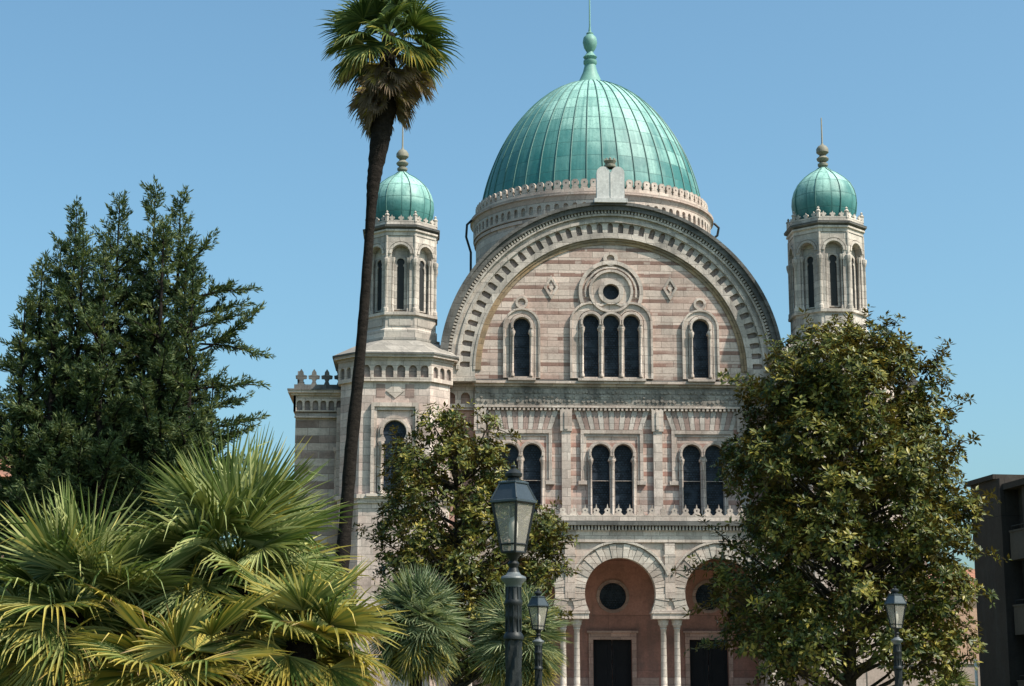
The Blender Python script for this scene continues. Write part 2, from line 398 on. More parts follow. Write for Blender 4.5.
def window(cx, z0, hw, r, ztop, neck, y, parts, frame=None, hood=True):
    """stone surround (part) + one dark leaded pane (sub-part); parts = list of light centres"""
    mb = MB()
    holes = [horseshoe(c, z0 + .1, hw, r, ztop, neck) for c in parts]
    R = r + .20
    zc = ztop - r
    # surround: the union of the light rings, drawn as a scalloped head
    xs = sorted(parts); out = [(xs[0] - R, z0), (xs[-1] + R, z0), (xs[-1] + R, zc)]
    for i in range(len(xs) - 1, -1, -1):
        gap = (xs[1] - xs[0]) / 2 if len(xs) > 1 else 9
        a0 = 0 if i == len(xs) - 1 else math.acos(min(1, gap / R)); a1 = pi if i == 0 else pi - math.acos(min(1, gap / R))
        out += arc(xs[i], zc, R, a0, a1, 12)
    mb.panel(out, holes, y - .16, y + .3)
    for c in parts:                                           # raised lip round each head, colonnettes and capitals
        mb.panel(arc(c, zc, r + .13, -.25, pi + .25, 18) + arc(c, zc, r + .02, pi + .25, -.25, 18), [], y - .24, y - .158)
    for i in range(len(xs) + 1):
        x = (xs[0] - hw - .07) if i == 0 else (xs[-1] + hw + .07) if i == len(xs) else (xs[i - 1] + xs[i]) / 2
        zn = zc - r * sin(math.acos(min(1, neck / r)))
        mb.lathe([(.10, z0 + .1), (.10, z0 + .25), (.062, z0 + .3), (.062, zn - .35), (.09, zn - .3), (.14, zn - .08), (.14, zn)], x, y - .22, 8)
    mb.box(xs[0] - R - .1, xs[-1] + R + .1, y - .30, y + .1, z0 - .14, z0 + .002)
    o = mb.build('window', M_TRIM, B, 40)
    for h in holes:
        p = MB(); p.panel(h, [], y + .16, y + .19)
        xs_ = [q[0] for q in h]; bars(p, min(xs_) + .03, max(xs_) - .03, z0, zc, y + .158)
        p.build('window_pane', M_PANE, o)
    return o

# --- tympanum inside the great arch
ZC, RI, RO = 19.6, 7.72, 9.35
TY = -.32
LIGHT = dict(z0=19.14, hw=.43, r=.47, ztop=22.85, neck=.37)
SIDE = dict(z0=19.14, hw=.45, r=.48, ztop=22.62, neck=.37)
tri3 = [-1.15, 0.0, 1.15]
def hole(c, d): return horseshoe(c, d['z0'] + .09, d['hw'] + .03, d['r'] + .03, d['ztop'] + .03, d['neck'] + .03)
mb = MB()
mb.panel([(-RI - .1, 19.1), (RI + .1, 19.1)] + arc(0, ZC, RI + .1, 0, pi, 64), [hole(c, LIGHT) for c in tri3] + [hole(c, SIDE) for c in (-5.08, 5.08)] + [circle(0, 24.15, .6)], TY, TY + .4)
mb.build('tympanum_wall', M_TYMP, B)
window(0, parts=tri3, y=TY, **{k: LIGHT[k] for k in LIGHT})
for c in (-5.08, 5.08): window(c, parts=[c], y=TY, **{k: SIDE[k] for k in SIDE})
# outer hood mouldings of the triple window, the side windows
mb = MB()
def lobed(R, n=14):
    g = math.acos(min(1, .575 / R)); zc = LIGHT['ztop'] - LIGHT['r']
    out = []
    for i, c in enumerate((1.15, 0, -1.15)):
        out += arc(c, zc, R, 0 if i == 0 else g, pi if i == 2 else pi - g, n)
    return [(-1.15 - R, 19.16), (1.15 + R, 19.16)] + out
mb.panel(lobed(1.12), [[(x, z + (.02 if z < 19.2 else 0)) for x, z in lobed(.72)]], TY - .10, TY + .003)
mb.panel(lobed(1.20), [[(x, z + (.02 if z < 19.2 else 0)) for x, z in lobed(1.08)]], TY - .2, TY + .001)
mb.build('hood_moulding', M_TRIM, B)
for c in (-5.08, 5.08):
    mb = MB(); zc = SIDE['ztop'] - SIDE['r']
    mb.panel(stilted(c, 19.16, .98, zc), [stilted(c, 19.18, .72, zc)], TY - .09, TY + .003)
    mb.panel(stilted(c, 19.16, 1.05, zc), [stilted(c, 19.18, .94, zc)], TY - .17, TY + .001)
    mb.panel(circle(c, zc + 1.38, .36), [circle(c, zc + 1.38, .22)], TY - .13, TY + .002); mb.build('hood_moulding', M_TRIM, B)
for sx in (-3.4, 3.4):
    mb = MB(); mb.panel([(sx - .42, 24.42), (sx, 23.72), (sx + .42, 24.42), (sx, 25.12)], [[(sx - .27, 24.42), (sx, 23.97), (sx + .27, 24.42), (sx, 24.87)]], TY - .075, TY + .002)
    mb.panel([(sx - .14, 24.42), (sx, 24.2), (sx + .14, 24.42), (sx, 24.64)], [], TY - .08, TY + .002); mb.build('lozenge', M_TRIM, B)
# rose window
mb = MB()
mb.panel(arc(0, 24.15, 1.85, -.42, pi + .42, 40) + arc(0, 24.15, 1.64, pi + .42, -.42, 40), [], TY - .16, TY + .004)
mb.panel(circle(0, 24.2, 1.18, 40), [circle(0, 24.15, .55, 28)], TY - .09, TY + .003)
mb.panel(circle(0, 24.2, 1.26, 40), [circle(0, 24.2, 1.12, 40)], TY - .22, TY + .005)
mb.panel(arc(0, 24.15, 1.5, -.2, pi + .2, 40) + arc(0, 24.15, 1.4, pi + .2, -.2, 40), [], TY - .12, TY + .006)
mb.panel(circle(0, 24.15, .72, 32), [circle(0, 24.15, .47, 28)], TY - .24, TY + .3)
mb.panel(circle(0, 26.12, .42), [circle(0, 26.12, .22)], TY - .15, TY + .004)
rose = mb.build('rose_window', M_TRIM, B, 40)
p = MB(); p.panel(circle(0, 24.15, .5), [], TY + .16, TY + .19); p.build('window_pane', M_PANE, rose)

# --- the great arch
def ring(r0, r1, n=72, a0=0.0, a1=pi): return arc(0, ZC, r1, a0, a1, n) + arc(0, ZC, r0, a1, a0, n)
mb = MB()
nh = []; NN = 43
for i in range(NN):
    a = pi * (i + .5) / NN
    c, s_ = cos(a), sin(a)
    loc = [(-.155, .0), (.155, .0), (.155, .42)] + [(.155 * cos(t), .42 + .155 * sin(t)) for t in (pi / 4, pi / 2, 3 * pi / 4)] + [(-.155, .42)]
    # local v points outwards along the radius
    nh.append([( (8.02 + v) * c + u * s_, ZC + (8.02 + v) * s_ - u * c) for u, v in loc])
body = [(RI, 19.12), (RO, 19.12)] + arc(0, ZC, RO, 0, pi, 90) + [(-RO, 19.12), (-RI, 19.12)] + arc(0, ZC, RI, pi, 0, 90)
mb.panel(body, nh, -.5, -.335)
arch_o = mb.build('great_arch', M_RING, B)
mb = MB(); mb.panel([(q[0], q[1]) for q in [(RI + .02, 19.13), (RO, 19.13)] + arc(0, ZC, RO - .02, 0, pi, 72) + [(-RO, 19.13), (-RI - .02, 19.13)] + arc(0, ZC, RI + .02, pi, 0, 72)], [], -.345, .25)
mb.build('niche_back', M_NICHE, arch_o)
mb = MB(); mb.panel(ring(RI - .02, RI + .10), [], -.54, -.2); mb.panel(ring(8.62, 8.78), [], -.6, -.3)
mb.panel(ring(9.0, 9.12), [], -.66, -.3)
for i in range(150):                                          # dentils below the outer moulding
    a = pi * (i + .5) / 150
    mb.M = Matrix.Translation((0, 0, ZC)) @ Matrix.Rotation(pi / 2 - a, 4, 'Y')
    mb.box(-.055, .055, -.70, -.4, 9.13, 9.32)
mb.M = None
for sx in (-1, 1): mb.box(min(sx * RI, sx * RO) - .06, max(sx * RI, sx * RO) + .06, -.62, .3, 18.92, 19.118)
mb.build('arch_moulding', M_RING, arch_o)
mb = MB(); mb.panel(ring(9.30, 9.62), [], -.78, .6); mb.panel(ring(9.58, 9.76), [], -.92, .7)
mb.build('arch_cornice', M_DARK, arch_o)
mb = MB(); mb.panel(ring(RI - .34, RI + .02), [], -.385, TY + .1); mb.panel(ring(RI - .16, RI + .03), [], -.45, .1)
mb.build('arch_soffit', M_BROWN, arch_o)

# --- vaults and body behind the arch
mb = MB()
mb.panel([(-9.5, 19.3), (9.5, 19.3)] + arc(0, ZC, 9.5, 0, pi, 48), [], .9, 24.8)
mb.M = Matrix.Translation((0, 12.4, 0)) @ Matrix.Rotation(pi / 2, 4, 'Z')
mb.panel([(-8.6, 19.2), (8.6, 19.2)] + arc(0, 19.2, 8.6, 0, pi, 48), [], -7.4, 7.4); mb.M = None
mb.build('vaulted_roof', M_LEAD, B, 30)
mb = MB(); mb.box(-9.4, 9.4, .72, 25, 0, 19.35); mb.build('nave_wall', M_FACADE, B)
# narrow bays beside the facade with two blind arches
for s in (-1, 1):
    mb = MB()
    x0, x1 = sorted((s * 7.7, s * 9.6))
    mb.panel(rect(x0, x1, 17.55, 18.75), [stilted(s * 8.65 + d, 17.75, .26, 18.15, 8) for d in (-.42, .42)], .15, .5)
    mb.box(x0, x1, .05, .72, 18.752, 18.90); mb.box(x0, x1, .22, .55, 17.42, 17.55)
    mb.build('bay_frieze', M_TRIM, B)
M_BAY = stone('rose bay stone', (.42, .27, .22), (.36, .22, .18), 0, stain=.4)
for s in (-1, 1):
    mb = MB(); x0, x1 = sorted((s * 7.65, s * 9.6)); mb.box(x0, x1, .42, .9, 0, 18.76); mb.build('bay_wall', M_BAY, B)

# --- middle storey
MID = dict(z0=10.9, hw=.50, r=.53, ztop=15.47, neck=.43)
pairs = [(-5.77, -4.49), (-.64, .64), (4.49, 5.77)]
mb = MB(); mb.panel(rect(-7.62, 7.62, 10.4, 18.9), [hole(c, MID) for q in pairs for c in q], 0, .42)
mb.build('facade_wall', M_FACADE, B)
for q in pairs: window(0, parts=list(q), y=0.0, **MID)
for q in pairs:                                               # square label frames over the pairs
    mb = MB(); c = sum(q) / 2
    mb.panel(rect(c - 1.76, c + 1.76, 13.4, 16.28), [rect(c - 1.58, c + 1.58, 13.42, 16.08)], -.14, .003)
    mb.panel(rect(c - 1.60, c + 1.60, 13.41, 16.10), [rect(c - 1.44, c + 1.44, 13.43, 15.92)], -.07, .002)
    mb.box(c - 1.9, c - 1.4, -.17, .1, 13.2, 13.41); mb.box(c + 1.4, c + 1.9, -.17, .1, 13.2, 13.41); mb.build('label_frame', M_TRIM, B)
for x in (-7.42, -2.58, 2.58, 7.42):
    mb = MB(); mb.box(x - .25, x + .25, -.20, .1, 10.9, 16.2); mb.box(x - .33, x + .33, -.26, .1, 16.2, 17.42)
    mb.box(x - .10, x + .10, -.31, -.1, 16.3, 17.3); mb.build('pilaster', M_TRIM, B)
# fans of alternating voussoirs above each pair
for q in pairs:
    fa, fb = MB(), MB(); c = sum(q) / 2; n = 13; w0, w1 = 3.5, 4.25
    for i in range(n):
        a0, a1 = i / n, (i + 1) / n
        poly = [(c - w0 / 2 + w0 * a0 + .012, 16.31), (c - w0 / 2 + w0 * a1 - .012, 16.31), (c - w1 / 2 + w1 * a1 - .012, 17.36), (c - w1 / 2 + w1 * a0 + .012, 17.36)]
        (fa if i % 2 == 0 else fb).panel(poly, [], -.10 if i % 2 == 0 else -.085, .004)
    f = fa.build('voussoir_fan', M_FAN, B); fb.build('rose_voussoirs', M_FANP, f)
# frieze, dentils, ledge
mb = MB()
mb.box(-7.7, 7.7, -.16, .1, 17.62, 18.72)
for k in range(62):                                           # carved relief
    x = -7.55 + k * 15.1 / 61
    for zz, r in ((17.92, .10), (18.17, .085), (18.42, .10)):
        if RND.random() < .85: mb.panel(circle(x + RND.uniform(-.05, .05), zz + RND.uniform(-.04, .04), r * RND.uniform(.7, 1.15), 7), [], -.16 - RND.uniform(.03, .07), -.158)
mb.build('frieze', M_FRIEZE, B)
mb = MB()
mb.box(-7.72, 7.72, -.26, .1, 17.52, 17.622)
for k in range(64):
    x = -7.6 + k * 15.2 / 63
    mb.box(x - .065, x + .065, -.24, .05, 17.37, 17.521)
mb.box(-7.75, 7.75, -.30, .1, 18.722, 18.86); mb.box(-7.85, 7.85, -.5, .6, 18.862, 19.0)
mb.build('cornice', M_TRIM, B)
mb = MB(); mb.box(-7.8, 7.8, -.46, .62, 19.002, 19.06); mb.build('ledge_capping', M_DARK, B)

# --- tablets of the law above the arch
mb = MB()
yt0, yt1 = -.95, -.45
pts = [(-.80, 29.52), (.80, 29.52), (.80, 31.05)] + arc(.42, 31.05, .38, 0, pi, 10) + arc(-.42, 31.05, .38, 0, pi, 10)[0:]
mb.panel(pts, [], yt0, yt1); mb.box(-.95, .95, yt0 - .12, yt1 + .1, 29.28, 29.521)
mb.box(-.02, .02, yt0 - .03, yt0 - .001, 29.6, 31.1)
tab = mb.build('stone_tablets', M_MARBLE, B)
mb = MB()
mb.lathe([(.28, 31.40), (.34, 31.46), (.34, 31.58), (.26, 31.62), (.36, 31.80), (.30, 31.84), (.12, 31.72), (0, 31.72)], 0, -.7, 12)
for k in range(8):
    a = k * pi / 4; mb.lathe([(.001, 31.72), (.07, 31.80), (.05, 31.92), (.001, 31.98)], .30 * cos(a), -.7 + .30 * sin(a), 6)
mb.lathe([(.02, 31.7), (.1, 31.85), (.08, 31.98), (.001, 32.06)], 0, -.7, 8)
mb.build('tablet_crown', M_BRONZE, tab)

# --- drum and dome
DX, DY = .1, 12.0
mb = MB(); mb.lathe([(7.45, 23), (7.45, 30.1), (7.55, 30.1), (7.55, 30.3), (7.45, 30.35), (7.45, 31.15), (7.62, 31.2), (7.7, 31.45), (7.82, 31.5), (7.82, 31.68), (7.5, 31.74), (6.9, 31.78)], DX, DY, 96)
drum = mb.build('drum', M_DRUM, B, 35); drum.location.z = -.22
mb = MB()
for k in range(84):                                           # little arcade below the drum cornice
    mb.M = Matrix.Translation((DX, DY, 0)) @ Matrix.Rotation(2 * pi * k / 84, 4, 'Z') @ Matrix.Translation((0, -7.45, 0))
    w = 2 * pi * 7.6 / 84
    mb.panel(rect(-w / 2, w / 2, 30.36, 31.19), [stilted(0, 30.5, .155, 30.88, 6)], -.16, 0)
mb.M = None; mb.build('drum_arcade', M_DRUM, drum)
mb = MB()
NB = 84
for k in range(NB):                                           # pierced parapet at the foot of the dome
    mb.M = Matrix.Translation((DX, DY, 0)) @ Matrix.Rotation(2 * pi * k / NB, 4, 'Z') @ Matrix.Translation((0, -7.40, 0))
    mb.panel([(-.21, 31.78), (.21, 31.78), (.21, 32.05), (.15, 32.12), (.215, 32.22), (.215, 32.42), (.11, 32.54), (-.11, 32.54), (-.215, 32.42), (-.215, 32.22), (-.15, 32.12), (-.21, 32.05)], [circle(0, 32.32, .06, 8)], -.08, .08)
mb.M = None; mb.lathe([(7.55, 31.7), (7.55, 31.92), (7.25, 31.92), (7.25, 31.7)], DX, DY, 96)
mb.build('drum_parapet', M_TRIM, drum)
def dome_r(t, R): return R * max(0.0, 1 - t ** 1.8) ** .55
ZB, ZT, RD = 31.0, 41.0, 7.2
mb = MB(); pr = [(dome_r(i / 40, RD), ZB + (ZT - ZB) * i / 40) for i in range(40)] + [(.5, ZT - .06), (0, ZT)]
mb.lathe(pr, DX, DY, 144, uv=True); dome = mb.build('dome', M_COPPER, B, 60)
mb = MB()
for k in range(44):
    a = 2 * pi * k / 44 + .01
    pts = [(DX + (dome_r(i / 26, RD) + .02) * cos(a), DY + (dome_r(i / 26, RD) + .02) * sin(a), ZB + (ZT - ZB) * i / 26) for i in range(26)]
    mb.tube(pts, .040, 5)
mb.build('dome_seams', M_SEAM, dome)
mb = MB(); mb.lathe([(1.0, ZT - .25), (.74, ZT + .1), (.48, ZT + .7), (.36, ZT + 1.2), (.44, ZT + 1.3), (.44, ZT + 1.5), (.32, ZT + 1.55), (.46, ZT + 1.75), (.28, ZT + 1.95), (.22, ZT + 2.05), (.22, ZT + 2.15)], DX, DY, 16)
mb.lathe([(.22, ZT + 2.1), (.40, ZT + 2.4), (.48, ZT + 2.75), (.42, ZT + 3.1), (.22, ZT + 3.3), (.24, ZT + 3.4), (.10, ZT + 3.5), (.055, ZT + 3.9), (.04, ZT + 7.2), (0, ZT + 7.3)], DX, DY, 16)
mb.build('dome_finial', plain('finial copper', (.13, .27, .23), .6), dome, 40)
mb = MB(); mb.tube([(DX - 7.75, DY - 1.2, 31.5), (DX - 8.05, DY - 1.2, 31.2), (DX - 8.1, DY - 1.2, 30.4), (DX - 7.8, DY - 1.2, 29.4), (DX - 7.8, DY - 1.2, 27.5)], .08, 6)
mb.build('drain_pipe', M_IRON, drum); mb = MB()
mb.tube([(DX + 7.75, DY - 1.2, 31.5), (DX + 8.05, DY - 1.2, 31.2), (DX + 7.95, DY - 1.2, 30.7), (DX + 7.7, DY - 1.2, 30.5)], .08, 6)
mb.build('drain_pipe', M_IRON, drum)

# --- towers
def tower(cx, cy, lx):
    hw, fr = 3.03, 1.93
    mb = MB(); mb.zprism(chamfer(cx, cy, hw, fr), 0, 18.75)
    t = mb.build('tower', M_TOWER, B)
    tr = MB()
    # frieze of blind arches on each face, cornice, sloping roof
    dk = MB()
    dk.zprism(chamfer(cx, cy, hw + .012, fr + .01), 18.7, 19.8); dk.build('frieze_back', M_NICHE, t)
    tr.zprism(chamfer(cx, cy, hw + .16, fr + .07), 18.62, 18.76)
    ring8 = chamfer(0, 0, hw, fr)
    for k in range(8):
        a, b = Vector(ring8[k]), Vector(ring8[(k + 1) % 8]); L = (b - a).length; mid = (a + b) / 2
        ang = atan2(b.y - a.y, b.x - a.x); n = 6 if k % 2 == 0 else 3
        M = Matrix.Translation((cx + mid.x, cy + mid.y, 0)) @ Matrix.Rotation(ang, 4, 'Z'); tr.M = M
        w = L / n
        tr.panel(rect(-L / 2 - .07, L / 2 + .07, 18.74, 19.82), [stilted(-L / 2 + (i + .5) * w, 18.84, w * .34, 19.30, 8) for i in range(n)], -.16, -.02)
    tr.M = None
    tr.zprism(chamfer(cx, cy, hw + .22, fr + .1), 19.8, 19.95); tr.zprism(chamfer(cx, cy, hw + .42, fr + .18), 19.952, 20.1)
    tr.build('tower_cornice', M_TRIM, t); tr = MB(); tr.zprism(chamfer(cx, cy, hw + .2, fr + .09), 12.15, 12.38); tr.zprism(chamfer(cx, cy, hw + .1, fr + .05), 11.9, 12.152)
    tr.build('string_course', M_TRIM, t); tr = MB(); tr.zprism(chamfer(cx, cy, hw + .15, fr + .07), .0, 1.2); tr.build('plinth', M_TRIM, t)
    rf = MB(); rf.zprism(chamfer(cx, cy, hw + .5, fr + .2), 20.1, 20.2); rf.build('tower_eaves', M_DARK, t)
    rf = MB(); rf.zprism(chamfer(cx, cy, hw + .46, fr + .19), 20.2, 21.15, chamfer(lx, cy, 2.2, .92)); rf.zprism(chamfer(lx, cy, 2.25, .93), 21.15, 21.28); rf.build('tower_roof', M_TROOF, t)
    # big windows on the front and right/left faces
    for k in (0, 2, 6):
        M = Matrix.Translation((cx, cy, 0)) @ Matrix.Rotation(k * pi / 4, 4, 'Z') @ Matrix.Translation((0, -hw, 0))
        w = MB(); w.M = M
        h = horseshoe(0, 12.55, .58, .63, 16.42, .50)
        w.panel(stilted(0, 12.4, .92, 15.8), [h], -.20, .003); w.panel(arc(0, 15.79, .80, -.2, pi + .2, 20) + arc(0, 15.79, .66, pi + .2, -.2, 20), [], -.27, -.19)
        w.panel(rect(-1.3, 1.3, 12.4, 17.42), [rect(-1.12, 1.12, 12.42, 17.2)], -.24, .002); w.panel(rect(-1.12, 1.12, 12.41, 17.22), [rect(-.98, .98, 12.43, 17.02)], -.14, .001)
        for x in (-.72, .72): w.lathe([(.13, 12.4), (.13, 12.6), (.08, 12.65), (.08, 14.85), (.11, 14.9), (.17, 15.15), (.17, 15.25)], x, -.27, 8)
        w.panel([(-.5, 18.1), (0, 17.7), (.5, 18.1), (0, 18.5)], [], -.05, .002)
        w.box(-1.5, 1.5, -.32, .1, 12.25, 12.402)
        w.build('tower_window', M_TRIM, t, 40)
        p = MB(); p.M = M; p.panel(h, [], -.035, -.005); bars(p, -.55, .55, 12.6, 15.9, -.035); p.build('window_pane', M_PANE, t)
        for x in (-1.05, .55): r = MB(); r.M = M; r.panel(rect(x, x + .5, 17.72, 18.48), [], -.012, .002); r.build('inset_panel', M_FANP, t)
    # lantern
    H = 1.97; wf = 2 * H * tan(pi / 8)
    cr = MB(); cr.lathe([(1.60 * OC, 21.3), (1.60 * OC, 27.2)], lx, cy, 8, pi / 8); core = cr.build('lantern_core', M_LANT, t)
    la = MB()
    la.lathe([((H + .12) * OC, 21.28), ((H + .12) * OC, 21.75), ((H + .02) * OC, 21.85), ((H + .02) * OC, 22.55), ((H + .14) * OC, 22.6), ((H + .14) * OC, 22.75), ((H - .4) * OC, 22.78)], lx, cy, 8, pi / 8)
    pn = MB()
    for k in range(8):
        M = oct_face(lx, cy, H, k)
        la.M = M
        la.panel(rect(-wf / 2, wf / 2, 22.7, 27.25), [stilted(0, 22.8, .50, 26.15, 12)], 0, .34)
        la.panel(arc(0, 26.15, .66, 0, pi, 14) + arc(0, 26.15, .53, pi, 0, 14), [], -.07, .01)
        la.panel(arc(0, 26.15, .78, 0, pi, 14) + arc(0, 26.15, .71, pi, 0, 14), [], -.04, .01)
        la.box(-.62, .62, -.05, .02, 21.98, 22.42)
        for x in (-.43, .43): la.lathe([(.09, 22.8), (.09, 23.0), (.058, 23.05), (.058, 25.6), (.08, 25.65), (.12, 25.85), (.12, 25.95)], x, .12, 6)
        h = horseshoe(0, 23.0, .20, .225, 25.95, .15, 10, .12)
        pn.M = M; pn.panel(h, [], .355, .375)
        la.panel(stilted(0, 22.95, .36, 25.72, 10), [h], .28, .366)
        la.M = Matrix.Translation((lx, cy, 0)) @ Matrix.Rotation(k * pi / 4 + pi / 8, 4, 'Z')
        la.lathe([(.15, 22.75), (.15, 23.0), (.10, 23.05), (.10, 25.4), (.13, 25.45), (.19, 25.7), (.19, 25.85), (.08, 25.9), (.08, 27.2)], 0, -H * OC + .02, 8)
    la.M = None
    la.lathe([((H - .3) * OC, 27.2), ((H + .03) * OC, 27.2), ((H + .03) * OC, 27.4), ((H + .12) * OC, 27.45), ((H + .12) * OC, 27.55), ((H + .0) * OC, 27.6)], lx, cy, 8, pi / 8)
    la.build('lantern', M_LANT, t, 35)
    pn.M = None; pn.build('lantern_openings', M_BLACK, t)
    ca = MB(); ca.lathe([((H + .0) * OC, 27.58), ((H + .22) * OC, 27.68), ((H + .24) * OC, 27.8), ((H + .05) * OC, 27.86), (1.2, 27.9)], lx, cy, 8, pi / 8); ca.build('lantern_cornice', M_DARK, t)
    pa = MB(); pa.lathe([((H + .06) * OC, 27.84), ((H + .06) * OC, 28.1), ((H - .12) * OC, 28.1), ((H - .12) * OC, 27.84)], lx, cy, 8, pi / 8)
    for k in range(8):
        pa.M = oct_face(lx, cy, H - .02, k)
        for i in range(3):
            x = (i - 1) * .52
            pa.panel([(x - .12, 28.05), (x + .12, 28.05), (x + .07, 28.16), (x + .17, 28.22), (x + .12, 28.31), (x + .05, 28.30), (x, 28.42), (x - .05, 28.30), (x - .12, 28.31), (x - .17, 28.22), (x - .07, 28.16)], [], -.05, .05)
        pa.M = Matrix.Translation((lx, cy, 0)) @ Matrix.Rotation(k * pi / 4 + pi / 8, 4, 'Z')
        pa.lathe([(.12, 28.0), (.12, 28.34), (.15, 28.37), (.15, 28.42), (.05, 28.52), (.09, 28.58), (0, 28.68)], 0, -H * OC + .03, 6)
    pa.M = None; pa.build('lantern_parapet', M_LANT, t)
    prof = [(1.56, 27.9), (1.70, 28.3), (1.82, 28.8), (1.87, 29.25), (1.84, 29.65), (1.73, 30.05), (1.52, 30.45), (1.18, 30.8), (.80, 31.1), (.45, 31.3), (.22, 31.5)]
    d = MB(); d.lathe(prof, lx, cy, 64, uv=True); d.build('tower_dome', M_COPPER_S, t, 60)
    d = MB()
    for k in range(8): d.tube([(lx + (r + .015) * cos(k * pi / 4 + .3), cy + (r + .015) * sin(k * pi / 4 + .3), z) for r, z in prof], .032, 5)
    d.build('dome_seams', M_SEAM, t)
    d = MB(); d.lathe([(.30, 31.38), (.20, 31.55), (.30, 31.62), (.30, 31.74), (.16, 31.82), (.33, 31.95), (.36, 32.05), (.22, 32.18), (.16, 32.24), (.36, 32.42), (.36, 32.62), (.24, 32.8), (.10, 32.88), (.05, 33.0), (.035, 34.5), (0, 34.55)], lx, cy, 12); d.build('tower_finial', M_BRONZE, t, 40)
    return t
tl = tower(-12.15, 1.05, -11.95); tag(tl, 'left corner tower with eight sided lantern and small green dome')
tr_ = tower(12.35, -1.0, 12.3); tag(tr_, 'right corner tower with eight sided lantern and small green dome')

# --- side wings
for s in (-1, 1):
    xe, xi = s * 17.75, s * 14.2
    x0, x1 = sorted((xe, xi))
    mb = MB(); mb.box(x0, x1, .3, 22, 0, 17.3); w = mb.build('wing', M_WING, B)
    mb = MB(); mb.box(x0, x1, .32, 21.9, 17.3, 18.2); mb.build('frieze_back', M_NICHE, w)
    mb = MB()
    n = 8
    mb.panel(rect(x0 - .12, x1 + .12, 17.25, 18.15), [stilted(x0 + (i + .5) * (x1 - x0) / n, 17.33, .16, 17.72, 8) for i in range(n)], .15, .33)
    mb.M = Matrix.Translation((xe, 0, 0)) @ Matrix.Rotation(pi / 2 * s, 4, 'Z'); mb.panel(rect(.15 * s if s > 0 else -22, 22 if s > 0 else -.15, 17.25, 18.15), [], -.12, .01); mb.M = None
    mb.box(x0 - .25, x1 + .2, .02, 22.2, 18.15, 18.28); mb.box(x0 - .42, x1 + .2, -.15, 22.4, 18.282, 18.42)
    mb.box(x0 - .05, x1, .1, .3, 16.9, 17.0)
    mb.build('wing_cornice', M_TRIM, w)
    mb = MB(); mb.box(x0 - .46, x1 + .2, -.2, 22.4, 18.42, 18.5); mb.box(x0 - .1, x1, .1, .4, 18.5, 18.78)
    k = 0
    while x0 + .3 + k * .72 < x1:                             # trefoil cresting
        x = x0 + .28 + k * .72; k += 1
        mb.panel([(x - .17, 18.78), (x + .17, 18.78), (x + .09, 18.98), (x + .14, 19.1), (x + .30, 19.12), (x + .32, 19.3), (x + .14, 19.34), (x + .12, 19.5), (x, 19.68), (x - .12, 19.5), (x - .14, 19.34), (x - .32, 19.3), (x - .30, 19.12), (x - .14, 19.1), (x - .09, 18.98)], [], .18, .32)
    k = 0
    while .9 + k * .72 < 21:
        y = .9 + k * .72; k += 1
        mb.M = Matrix.Translation((xe - s * .1, y, 0)) @ Matrix.Rotation(pi / 2, 4, 'Z')
        mb.panel([(-.17, 18.5), (.17, 18.5), (.09, 18.98), (.14, 19.1), (.30, 19.12), (.32, 19.3), (.14, 19.34), (0, 19.68), (-.14, 19.34), (-.32, 19.3), (-.30, 19.12), (-.14, 19.1), (-.09, 18.98)], [], -.07, .07)
    mb.M = None
    mb.build('wing_cresting', M_DARK, w)

# --- porch: three horseshoe arches
PF = -4.0; AC = [-5.4, -.05, 5.3]; PR = 1.9; PZ = 6.95
mb = MB()
out = [(-8.6, 6.08)]
for c in AC:
    al = math.asin((PZ - 6.08) / PR)
    out += [(c + PR * cos(t), PZ + PR * sin(t)) for t in [pi + al - (pi + 2 * al) * i / 32 for i in range(33)]]
out += [(8.6, 6.08), (8.6, 10.3), (-8.6, 10.3)]
mb.panel(out, [], PF, PF + .55)
for s in (-1, 1):
    x0, x1 = sorted((s * 8.05, s * 8.6))
    mb.box(x0, x1, PF + .56, .3, 6.08, 10.3); mb.box(x0, x1, -1.4, .28, 1.0, 6.08); mb.box(*sorted((s * 7.95, s * 8.6)), PF + .01, PF + .6, 1.0, 5.0)
mb.build('porch_arcade', stone('porch limestone', (.50, .415, .355), (.44, .34, .285), 0, stain=.3), B)
for c in AC:
    mb = MB(); n = 27; al = .46
    for i in range(n):
        a0 = -al + (pi + 2 * al) * i / n + .006; a1 = -al + (pi + 2 * al) * (i + 1) / n - .006
        big = i % 2 == 0
        mb.panel(arc(c, PZ, 2.62 if big else 2.56, a0, a1, 3) + arc(c, PZ, PR - .01, a1, a0, 3), [], PF - (.10 if big else .075), PF + .002)
    mb.panel(arc(c, PZ, 2.80, .36, pi - .36, 36) + arc(c, PZ, 2.68, pi - .36, .36, 36), [], PF - .17, PF + .003); mb.build('arch_voussoirs', M_VOUS, B)
for x in (-2.72, 2.62, -8.07, 8.0):
    mb = MB(); w = .98 if abs(x) < 5 else .75
    mb.box(x - w, x + w, PF - .13, PF + .66, 5.62, 6.078); mb.box(x - w - .05, x + w + .05, PF - .18, PF + .7, 5.9, 6.0); mb.build('impost', M_TRIM, B)
for x in (-2.72, 2.62, -7.9, 7.85):                           # flat strips between the arches
    mb = MB(); mb.box(x - .27, x + .27, PF - .125, PF + .05, 6.7, 9.6); mb.box(x - .33, x + .33, PF - .14, PF + .05, 8.9, 9.0); mb.build('pilaster', M_TRIM, B)
mb = MB(); mb.box(-8.66, 8.66, PF - .14, PF + .3, 9.66, 10.24)
mb.box(-8.7, 8.7, PF - .2, PF + .3, 10.24, 10.3)
for k in range(96):
    x = -8.6 + k * 17.2 / 95; mb.box(x - .05, x + .05, PF - .3, PF + .1, 10.3, 10.54)
mb.build('porch_frieze', M_TRIM, B)
